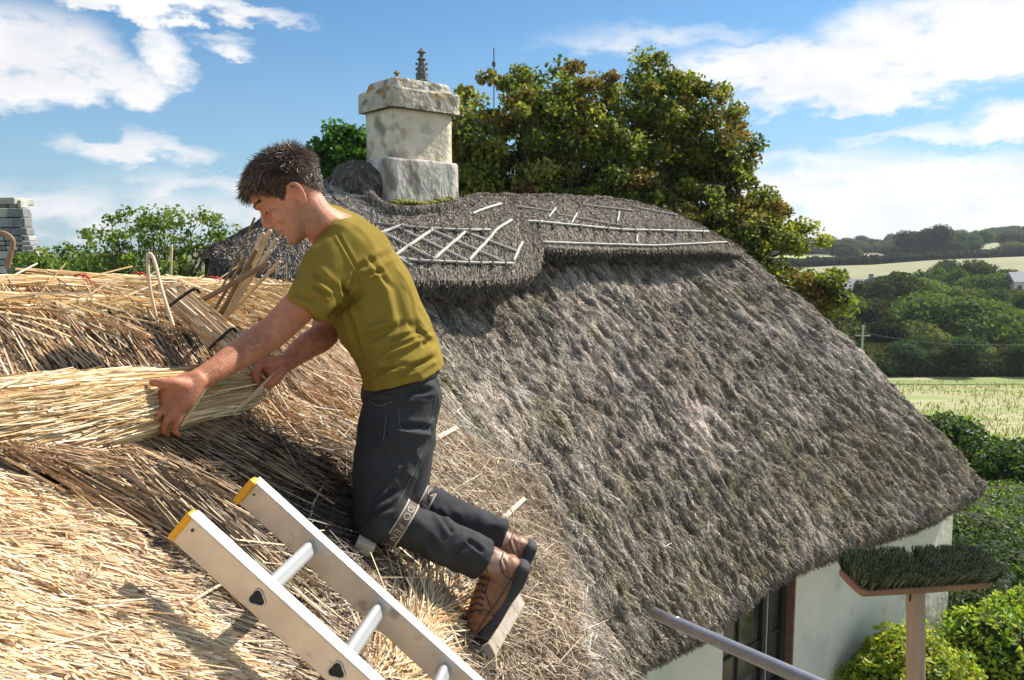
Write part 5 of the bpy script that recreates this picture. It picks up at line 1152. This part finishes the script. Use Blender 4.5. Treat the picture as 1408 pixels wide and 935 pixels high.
dF -= .004*gb(.105, .052, .024, .03, .007, .012); dF -= .003*gb(.10, .026, .030, .03, .005, .014)       # eye socket, lower lid
dF -= .0045*gb(.12, -.0248, .0, .02, .0024, .022); dF -= .003*gb(.12, -.042, 0, .02, .006, .02)            # mouth line, chin fold
dF -= .003*gb(.11, -.008, .024, .02, .010, .007)                                                       # nasolabial
dF -= .003*gb(.085, .048, .054, .03, .02, .012)
V = V+(Fv*hs)*dF[:, None]
ear = np.exp(-((f+.004)/.009)**2-((u-.008)/.015)**2)*(np.abs(l) > .070)*(f < .03)
V = V-np.outer(np.sign(l)*ear*.006*hs, Lv)
px, py, w_ = proj(V)
skin = np.tile([.50, .20, .11], (len(V), 1)); isface = (f > -.2)*(f < .2)*(np.abs(l) < .13)*(u > -.10)*(u < .2)
skin[isface > 0] = (.58, .265, .165)
nz = noise3(V, 28, 3, 3)[:, None]; skin = skin*(.78+.44*nz)
def tintc(m, c, k): return skin*(1-k*m[:, None])+np.array(c)*k*m[:, None]
fm = isface.astype(float)
skin = tintc(np.clip(gb(.09, .006, .038, .03, .018, .018)*1.2, 0, 1)*fm, (.62, .22, .15), .5)
skin = tintc(gb(.128, .006, 0, .02, .012, .02)*fm, (.60, .22, .16), .5)
stub = np.clip(1-np.abs(u+.052)/.045, 0, 1)*(f > -.01)*(f < .125)*fm; skin = tintc(stub, (.27, .17, .13), .40)
skin = tintc(np.clip(gb(.115, -.025, 0, .02, .009, .024), 0, 1)*fm, (.50, .17, .13), .6)
skin = tintc(np.clip(gb(.0, .0, .08, .04, .035, .012)*fm, 0, 1), (.62, .24, .16), .5)
M_skin = mat('skin', attr=True, rough=.52, spec=.4, sss=.12, bump=(190, .45, .003), noise=(45, .80, 1.16))
body = add('body', (V, Fs, skin), M_skin, man, smooth=True)

# fine hair on the forearms
def armhair(a, b, D0, D1, rpx, n, seed):
    rg = np.random.default_rng(seed); bv = BVHTree.FromPolygons([Vector(v) for v in V], [tuple(q) for f_ in Fs for q in f_.tolist()]); o_ = []
    for k in range(n):
        x, y = lerp(a, b, rg.random())+rg.normal(0, rpx, 2); h = bv.ray_cast(Vector(CAM), Vector(nrm(ray(x, y))))
        if h[0] is not None and abs(h[0][1]-(D0+D1)/2) < .25: o_.append((np.array(h[0]), np.array(h[1])))
    p = np.array([q[0] for q in o_]); nn = np.array([q[1] for q in o_]); d = nrm(P(*b, D1)-P(*a, D0)); n = len(p)
    add('arm_hair', blades(p, d+nn*.35+rg.normal(0, .3, (n, 3)), .008+.006*rg.random(n), .0006, nn, np.tile([.30, .16, .09], (n, 1)), roll=1, rng=rg), M_stalk, man, kind='stuff')
armhair((372, 458), (285, 516), 2.0, 1.85, 11, 330, 3); armhair((440, 463), (405, 490), 2.25, 2.14, 9, 130, 4)

# eyes, brows, lashes
M_eye = mat('eye_dark', (.05, .03, .025), .4); M_hair = mat('hair', attr=True, rough=.45, spec=.5)
fb_ = BVHTree.FromPolygons([Vector(v) for v in V], [tuple(q) for a in Fs for q in a.tolist()])
def onface(u_, l_, lift=.0008):
    h = fb_.ray_cast(Vector(H(.25, u_, l_)), Vector(-Fv)); return np.array(h[0])+Fv*lift if h[0] is not None else H(.11, u_, l_)
for sg in (-1, 1):
    if sg < 0: add('eyelash', loft([H(.0915+.0132*math.sqrt(max(0, 1-((a-.030)/.0165)**2)), .0335+.25*abs(a-.031), sg*a) for a in (.018, .022, .026, .031, .036, .040, .044)], .0013*hs, .0018*hs, ax=Fv, seg=6, n=16), M_eye, man, smooth=True)
    n = 380; rg = np.random.default_rng(3+sg); s = rg.random(n); p0 = np.array([onface(.064+.006*math.sin(a*2.6)+rg.normal(0, .0018), sg*(.014+.036*a), 0) for a in s])
    add('eyebrow', blades(p0, np.outer(np.ones(n), Lv*sg*1.0-Fv*.45+Uv*.25)+rg.normal(0, .15, (n, 3)), .008*hs, .0009, Fv, np.tile([.14, .085, .055], (n, 1)), roll=1.5, rng=rg), M_hair, man)
add('lip_line', loft([onface(-.0255, y, -.0002) for y in (-.022, -.014, -.006, 0, .006, .014, .022)], .0009*hs, .0007*hs, ax=Fv, seg=6, n=24), mat('lip_line', (.16, .05, .04), .6), man, smooth=True)

# hair: shell grown off the skull plus short locks
hb = BVHTree.FromPolygons([Vector(v) for v in HL[0]], [tuple(q) for a in HL[1] for q in a.tolist()])
nu, nv = 72, 96; ph = np.linspace(.02, 2.75, nu); th = np.linspace(0, 2*math.pi, nv, endpoint=False); cen = H(.01, .055)
def hmask(f, u, l):
    line = np.interp(f, [-.10, -.075, -.05, -.02, .005, .02, .035, .05, .075, .10, .13], [-.030, -.032, -.020, .030, .034, .020, .012, .065, .088, .098, .100])
    return np.clip((u-line)/.014, 0, 1)
HV = np.zeros((nu, nv, 3)); HM = np.zeros((nu, nv)); HN = np.zeros((nu, nv, 3))
for i_ in range(nu):
    for j_ in range(nv):
        d = (Uv*math.cos(ph[i_])+(Fv*math.cos(th[j_])+Lv*math.sin(th[j_]))*math.sin(ph[i_])); h = hb.ray_cast(Vector(cen+d*.3), Vector(-d))
        q = np.array(h[0]) if h[0] is not None else cen; a, b, c = toH(q); m_ = float(hmask(a, b, c)); vol = .004+.013*np.clip((a+.04)/.07, 0, 1)*np.clip((b-.06)/.06, 0, 1)
        if a < -.03 and b < .05: vol = .004
        if b < .04 and a > 0: vol = .003
        HV[i_, j_] = q; HM[i_, j_] = m_; HN[i_, j_] = d; HV[i_, j_] += d*((vol*m_-(1-m_)*.008)*hs)
kk = noise3(HV.reshape(-1, 3), 55, 5, 3).reshape(nu, nv); HV += HN*((kk-.5)*.012*HM*hs)[..., None]
i_ = np.arange(nu*nv).reshape(nu, nv); nx = np.roll(i_, -1, 1)
shell = (HV.reshape(-1, 3), [np.stack([i_[:-1], i_[1:], nx[1:], nx[:-1]], -1).reshape(-1, 4)], np.tile([.045, .030, .022], (nu*nv, 1)))
rg = np.random.default_rng(21); n = 22000; wgt = (HM*np.sin(ph)[:, None]).ravel()**1.0; q = rg.choice(nu*nv, n, p=wgt/wgt.sum())
p0 = HV.reshape(-1, 3)[q]+rg.normal(0, .0015, (n, 3)); nn = HN.reshape(-1, 3)[q]; ff, uu, ll = toH(p0)
flow = Fv*np.clip(.3+ff*6, -.3, 1.0)[:, None]+Uv*np.clip((uu-.10)*9, -1.0, .35)[:, None]+Lv*(np.sign(ll)*np.clip(np.abs(ll)*4, 0, .3))[:, None]
ck = noise3(p0, 70, 9, 2); ang = (ck-.5)*6; flow = flow+np.cross(nn, flow)*ang[:, None]+rg.normal(0, .16, (n, 3))
sh = np.clip((uu-.02)/.06, .25, 1); L_ = (.012+.020*rg.random(n))*sh
D = flow-nn*(flow*nn).sum(1)[:, None]*.9+nn*(.02+.15*rg.random(n))[:, None]
c = lerp((.055, .033, .022), (.28, .18, .12), (rg.random((n, 1))**1.6))*(.6+1.0*np.clip((ck-.42)*4, 0, 1))[:, None]; grey = np.clip(-ff*12-.2, 0, 1)[:, None]*.4; c = c*(1-grey)+np.array((.22, .18, .15))*grey
add('hair', join(shell, blades(p0, D, L_, .0014, nn, c, roll=1.0, rng=rg)), M_hair, man)

# ---- clothes
def cloth(V, Nn, amp, sc, seed, stretch=(1, 1, 1)):
    q = V*np.array(stretch); a = noise3(q, sc, seed, 3); r = 1-np.abs(2*a-1); r = np.clip((r-.80)/.2, 0, 1); b = noise3(q, sc*.45, seed+5, 2)-.5
    return V+Nn*(amp*r+amp*1.5*b)[:, None]
FK = 1.7
def foldline(V, Nn, a, b, amp, sig, D_=None):
    """a crease between two pixels: ridge beside a valley, on the side facing the lens"""
    px, py, w = proj(V); a = np.array(a, float); b = np.array(b, float); d = b-a; L = np.linalg.norm(d); d = d/L; s = (px-a[0])*d[0]+(py-a[1])*d[1]; t = -(px-a[0])*d[1]+(py-a[1])*d[0]
    m = np.clip(s/L*6, 0, 1)*np.clip((L-s)/L*6, 0, 1)*(Nn[:, 1] < .3); prof = -np.exp(-(t/sig)**2)+.8*np.exp(-((t-sig*1.7)/sig)**2)+.8*np.exp(-((t+sig*1.7)/sig)**2)*.6
    return V+Nn*(amp*FK*m*prof)[:, None]
torso = ch([(446, 305, 2.17, 24), (462, 322, 2.20, 34), (482, 346, 2.23, 47), (503, 393, 2.25, 61), (523, 437, 2.25, 60), (541, 475, 2.25, 56), (551, 502, 2.24, 55), (555, 517, 2.24, 56)], [.075, .145, .175, .168, .16, .158, .168, .172], n=44, seg=36, ex=2.2, flat_end=True)
sn = ch([(478, 344, 2.13, 40), (456, 366, 2.085, 37), (436, 396, 2.05, 32.5), (418, 427, 2.03, 30)], seg=26, n=22, flat_end=True)
sf = ch([(470, 350, 2.34, 36), (455, 385, 2.37, 32), (450, 425, 2.34, 28)], seg=22, n=16, flat_end=True)
V, Fs, Nn = fuse([torso, sn, sf], .0040, 5)
V = cloth(V, Nn, .0075, 9, 5, (1, 1, .8))
for a, b, am, sg in (((487, 372), (545, 345), .0035, 5), ((450, 440), (500, 398), .007, 6), ((492, 430), (470, 395), .004, 5), ((498, 470), (560, 445), .006, 6), ((520, 505), (598, 468), .007, 6), ((505, 520), (560, 497), .006, 4.5), ((545, 520), (602, 488), .004, 4), ((560, 440), (592, 478), .004, 6), ((540, 380), (556, 455), .004, 7), ((430, 372), (462, 400), .004, 5), ((402, 402), (440, 418), .0035, 4), ((475, 420), (500, 500), .004, 3.5), ((515, 490), (596, 455), .004, 3), ((508, 512), (548, 505), .0045, 2.6), ((560, 505), (600, 492), .004, 2.6), ((470, 385), (480, 440), .004, 3), ((505, 350), (540, 400), .003, 3.5), ((428, 392), (455, 408), .004, 3), ((570, 450), (592, 470), .004, 2.8), ((490, 380), (530, 372), .003, 3), ((530, 470), (582, 455), .004, 3.2), ((500, 450), (530, 440), .003, 3)): V = foldline(V, Nn, a, b, am, sg)
V = foldline(V, Nn, (462, 318), (492, 372), .0022, 2.2); V = foldline(V, Nn, (488, 372), (470, 420), .0022, 2.2)
M_shirt = mat('olive_cotton', (.265, .190, .036), .95, spec=.1, noise=(6, .85, 1.10), bump=(220, .25, .0015))
shirt = add('t_shirt', (V, Fs), M_shirt, man, smooth=True)
def ring3(c, e1, e2, r1, r2, r, n=48): th = np.linspace(0, 2*math.pi, n+1); return loft(c+np.outer(np.cos(th)*r1, e1)+np.outer(np.sin(th)*r2, e2), r, seg=8, n=n*2, caps=False)
def pix_dir(dx, dy): return nrm(np.array([dx, 0, -dy], float))
add('collar', ring3(P(447, 309, 2.165), pix_dir(-14, 34), np.array([0, 1.0, 0]), 25.5*2.165/F, .064, .0048), M_shirt, shirt, smooth=True)

pel = ch([(550, 512, 2.24, 48), (552, 528, 2.24, 52), (553, 550, 2.235, 52), (550, 575, 2.22, 46)], [.142, .154, .160, .145], seg=32, n=18)
ln = ch([(556, 545, 2.19, 49), (546, 585, 2.17, 50), (536, 625, 2.14, 46.5), (527, 660, 2.11, 41), (520, 692, 2.08, 36), (516, 714, 2.065, 32)], seg=26, n=30)
lf = ch([(558, 548, 2.31, 46), (560, 600, 2.30, 40), (560, 645, 2.28, 34), (558, 690, 2.25, 28)], seg=22, n=24)
kn = ch([(512, 722, 2.07, 24), (530, 720, 2.07, 29)], seg=18)
snr = ch([(518, 714, 2.07, 31), (560, 723, 2.085, 30.5), (606, 742, 2.10, 28.5), (640, 759, 2.11, 29), (664, 771, 2.115, 28.5)], seg=24, n=28, flat_end=True)
sfr = ch([(556, 690, 2.25, 27), (595, 699, 2.265, 26), (645, 717, 2.28, 24), (688, 737, 2.29, 24)], seg=22, n=24, flat_end=True)
V, Fs, Nn = fuse([pel, ln, lf, kn, snr, sfr], .0052, 5)
V = cloth(V, Nn, .008, 11, 8)
for a, b, am, sg in (((550, 545), (600, 535), .004, 4), ((545, 585), (596, 590), .006, 4.5), ((505, 700), (548, 672), .006, 4), ((500, 712), (540, 695), .006, 3.5), ((585, 735), (610, 770), .005, 5), ((620, 765), (650, 745), .005, 5), ((600, 700), (625, 735), .004, 4), ((530, 555), (531, 605), .0028, 1.8), ((505, 690), (545, 650), .003, 5), ((560, 640), (530, 680), .004, 5), ((640, 740), (665, 760), .004, 3), ((500, 555), (605, 545), .002, 2)): V = foldline(V, Nn, a, b, am, sg)
M_jean = mat('charcoal_denim', (.044, .044, .046), .85, spec=.2, noise=(8, .75, 1.3), bump=(260, .3, .0015))
jeans = add('work_jeans', (V, Fs), M_jean, man, smooth=True)
add('belt', ring3(P(552, 524, 2.24), pix_dir(52, -14), np.array([0, 1.0, 0]), 51.5*2.24/F, .156, .008), mat('belt', (.02, .018, .018), .6), jeans, smooth=True)
0 and add('cuff', ring3(P(662, 770, 2.117), pix_dir(-14, 27), nrm(np.array([.2, 1, 0])), 27.5*2.117/F, .053, .0035), M_jean, jeans, smooth=True)
# pocket edges and seam stitching
M_st = mat('grey_stitch', (.17, .18, .19), .9)
jb_ = BVHTree.FromPolygons([Vector(v) for v in V], [tuple(q) for a in Fs for q in a.tolist()])
def onjean(pts, r, n=14, m=None, name='seam'):
    q = []
    for x, y, _ in catmull(np.array([(x, y, 0) for x, y in pts], float), n):
        h = jb_.ray_cast(Vector(CAM), Vector(nrm(ray(x, y))));
        if h[0] is not None: q.append(np.array(h[0])+np.array(h[1])*.0006)
    if len(q) > 2: add(name, loft(np.array(q), r, seg=5, n=len(q)), m or M_st, jeans)
onjean([(530, 552), (531, 575), (527, 606)], .0009); onjean([(508, 552), (522, 558), (540, 552)], .0010); onjean([(600, 540), (588, 600), (568, 650), (548, 690)], .0010, 24); onjean([(548, 560), (552, 590), (575, 592), (597, 575)], .0008, 18)

# elastic strap with lettering round the near knee, and one on the far knee
M_strap = mat('strap', (.12, .085, .06), .8, noise=(60, .8, 1.2)); M_strape = mat('strap_edge', (.42, .38, .30), .8); M_letter = mat('strap_letter', (.50, .45, .36), .7)
def strap(cx, cy, D_, r1, r2, e1, wid, text=None):
    C = P(cx, cy, D_); e1 = pix_dir(*e1); e2 = np.array([0, -1.0, 0]); ax = nrm(np.cross(e2, e1)); ax = ax if ax[0] > 0 else -ax
    def pt(a, w, lift=0): return C+e1*(-math.cos(a)*(r1+lift))+e2*(math.sin(a)*(r2+lift))+ax*w
    def band(w0, w1, lift, name, m):
        n = 64; V = []
        for k in range(n):
            a = k*2*math.pi/n
            for w, lf_ in ((w0, 0), (w0, lift), (w1, lift), (w1, 0)): V.append(pt(a, w, lf_))
        i = np.arange(n*4).reshape(n, 4); j = np.roll(i, -1, 0); Q = np.vstack([np.stack([i[:, k], j[:, k], j[:, (k+1) % 4], i[:, (k+1) % 4]], -1) for k in range(4)])
        return add(name, (np.array(V), [Q]), m, man)
    b = band(-wid/2, wid/2, .0035, 'knee_strap', M_strap); band_e = [band(-wid/2-.0022, -wid/2+.0022, .0048, 'strap_border', M_strape), band(wid/2-.0022, wid/2+.0022, .0048, 'strap_border', M_strape)]
    for e in band_e: e.parent = b; e.location = (0, 0, 0)
    if text:
        for word, a0 in text:
            cu = bpy.data.curves.new('t', 'FONT'); cu.body = word; cu.size = wid*.86; cu.align_x = 'CENTER'; cu.align_y = 'CENTER'; cu.space_character = 1.12
            to = bpy.data.objects.new('t', cu); COL.objects.link(to); bpy.context.view_layer.update(); me = bpy.data.meshes.new_from_object(to.evaluated_get(bpy.context.evaluated_depsgraph_get())); bpy.data.objects.remove(to)
            V = np.array([v.co[:] for v in me.vertices]); Fd = {}
            for p in me.polygons: Fd.setdefault(len(p.vertices), []).append(list(p.vertices))
            me_f = [np.array(x) for x in Fd.values()]; V2 = np.array([pt(a0+x/((r1+r2)/2), y, .0044) for x, y, _ in V])
            o = add('strap_lettering', (V2, me_f), M_letter, None); o.parent = b; o.location = Vector(o.location)-Vector(origin(man))
strap(550, 721, 2.083, 34.5*2.083/F, .0635, (-36, 56), .030, [('ID', .42), ('O', .82), ('FEN', 1.55), ('O', 2.35)])
strap(580, 696, 2.262, 29.5*2.262/F, .058, (-26, 44), .030, [('ID', .45), ('FEN', 1.5)])

# ---- boots
M_boot = mat('tan_leather', (.27, .115, .052), .5, noise=(16, .45, 1.35), bump=(70, .6, .004), mixcol=[((.46, .30, .20), 11, .54, .64)]); M_sole = mat('rubber_sole', (.045, .043, .042), .8, noise=(20, .7, 1.4), bump=(60, .6, .003)); M_lace = mat('lace', (.06, .035, .025), .8)
def boot(mp, dD, name='boot', vis=True):
    q = lambda x, y, D_: P(*mp(x, y), D_+dD)
    def cc(pts, lat, **kw): return loft([q(x, y, d) for x, y, d, _ in pts], lat, [r*d/F*mp.s for x, y, d, r in pts], ax=(0, 1, 0), **kw)
    shaft = cc([(652, 765, 2.12, 22), (672, 773, 2.12, 23), (690, 784, 2.12, 24), (698, 792, 2.12, 22)], [.042, .042, .043, .040], seg=24, n=18)
    foot = cc([(702, 778, 2.12, 16), (690, 794, 2.115, 27), (678, 813, 2.105, 26), (665, 835, 2.09, 20.5), (654, 853, 2.08, 15.5), (649, 862, 2.075, 12.5)], [.036, .045, .048, .050, .048, .040], seg=26, n=28, ex=2.5)
    V, Fs, Nn = fuse([shaft, foot], .0038, 4)
    V = cloth(V, Nn, .0022, 22, 9)
    for a, b_, am, sg in ((mp(663, 792), mp(685, 800), .003, 2.5), (mp(690, 765), mp(702, 795), .0022, 1.8), (mp(665, 755), mp(668, 790), .002, 1.8), (mp(655, 842), mp(684, 848), .002, 1.8)): V = foldline(V, Nn, a, b_, am, sg)
    bt = add(name, (V, Fs), M_boot, man, smooth=True)
    so = [(719, 780, 2.12), (709, 800, 2.115), (694, 824, 2.105), (678, 849, 2.09), (663, 870, 2.08), (654, 879, 2.075)]
    g = loft([q(*p) for p in so], [.038, .044, .044, .050, .050, .036], np.array([10.5, 10.5, 8.5, 9.5, 9.5, 8])*2.1/F*mp.s, ax=(0, 1, 0), seg=24, n=30, ex=4)
    s = add('sole', g, M_sole, bt, smooth=True); s.location = Vector(s.location)
    s.parent = bt; 
    bv = BVHTree.FromPolygons([Vector(v) for v in V], [tuple(q_) for a in Fs for q_ in a.tolist()])
    def onb(pts, r, nm, m, n=16, lift=.0012):
        o_ = []
        for x, y, _ in catmull(np.array([(*mp(*p_), 0) for p_ in pts], float), n):
            h = bv.ray_cast(Vector(CAM), Vector(nrm(ray(x, y))))
            if h[0] is not None: o_.append(np.array(h[0])-nrm(ray(x, y))*lift)
        if len(o_) > 2: add(nm, loft(np.array(o_), r, seg=6, n=len(o_)), m, bt, smooth=True)
    onb([(692, 760), (688, 776), (694, 790), (708, 800)], .0016, 'seam', M_lace); onb([(668, 780), (672, 796), (668, 815), (676, 838)], .0013, 'seam', M_lace); onb([(648, 843), (660, 838), (676, 842)], .0014, 'seam', M_lace)
    onb([(712, 778), (702, 798), (686, 824), (668, 850), (656, 868)], .0022, 'welt', mat('welt', (.09, .06, .04), .7))
    for k in range(6):
        y_ = 794+k*9; x0 = 655-k*1.2; onb([(x0-3, y_+3), (x0+5, y_), (x0+12, y_+2)], .0022, 'lace', M_lace, 8, .002)
        onb([(x0+11, y_+1), (x0+12, y_+2), (x0+13, y_+3)], .0030, 'eyelet', M_eye, 4, .001)
    col_ = ring3(q(655, 767, 2.12), pix_dir(-12, 24), np.array([0, 1.0, 0]), 24*2.12/F*mp.s, .046, .007); add('boot_collar', col_, mat('collar_padding', (.07, .04, .025), .8), bt, smooth=True)
class MapN:
    s = 1.0
    def __call__(self, x, y): return (x, y)
class MapF:
    s = .92
    def __call__(self, x, y): return (730+(x-719)*.92, 758+(y-783)*.92-4)
boot(MapN(), 0.0); boot(MapF(), .17)
stick('hazel_spar', [P(381, 512, 2.078), P(370, 523, 2.07), P(352, 540, 2.06), P(320, 567, 2.03)], .0075, M_split, 'hazel spar pinched in the man\'s far hand, pointing down into the bundle', 'hazel spar')
stick('hazel_spar', [P(238, 586, 1.79), P(256, 560, 1.79), P(272, 536, 1.80)], .006, M_split, 'thin spar tucked under the near wrist, left of its twin', 'hazel spar')
stick('hazel_spar', [P(250, 584, 1.81), P(268, 556, 1.81), P(282, 534, 1.82)], .005, M_split, 'thin spar tucked under the near wrist, right of its twin', 'hazel spar')

# ------------------------------------------------------------------ thin summer haze over the valley
hm = bpy.data.materials.new('haze'); hm.use_nodes = True; nt = hm.node_tree; nt.nodes.clear(); v = nt.nodes.new('ShaderNodeVolumePrincipled'); v.inputs['Density'].default_value = .00017
v.inputs['Color'].default_value = (.86, .92, 1.0, 1); v.inputs['Anisotropy'].default_value = .3; oo = nt.nodes.new('ShaderNodeOutputMaterial'); nt.links.new(v.outputs[0], oo.inputs['Volume'])
add('haze', prism((350, 1400, 45), (2000, 0, 0), (0, 1650, 0), (0, 0, 68)), hm, None, kind='stuff')
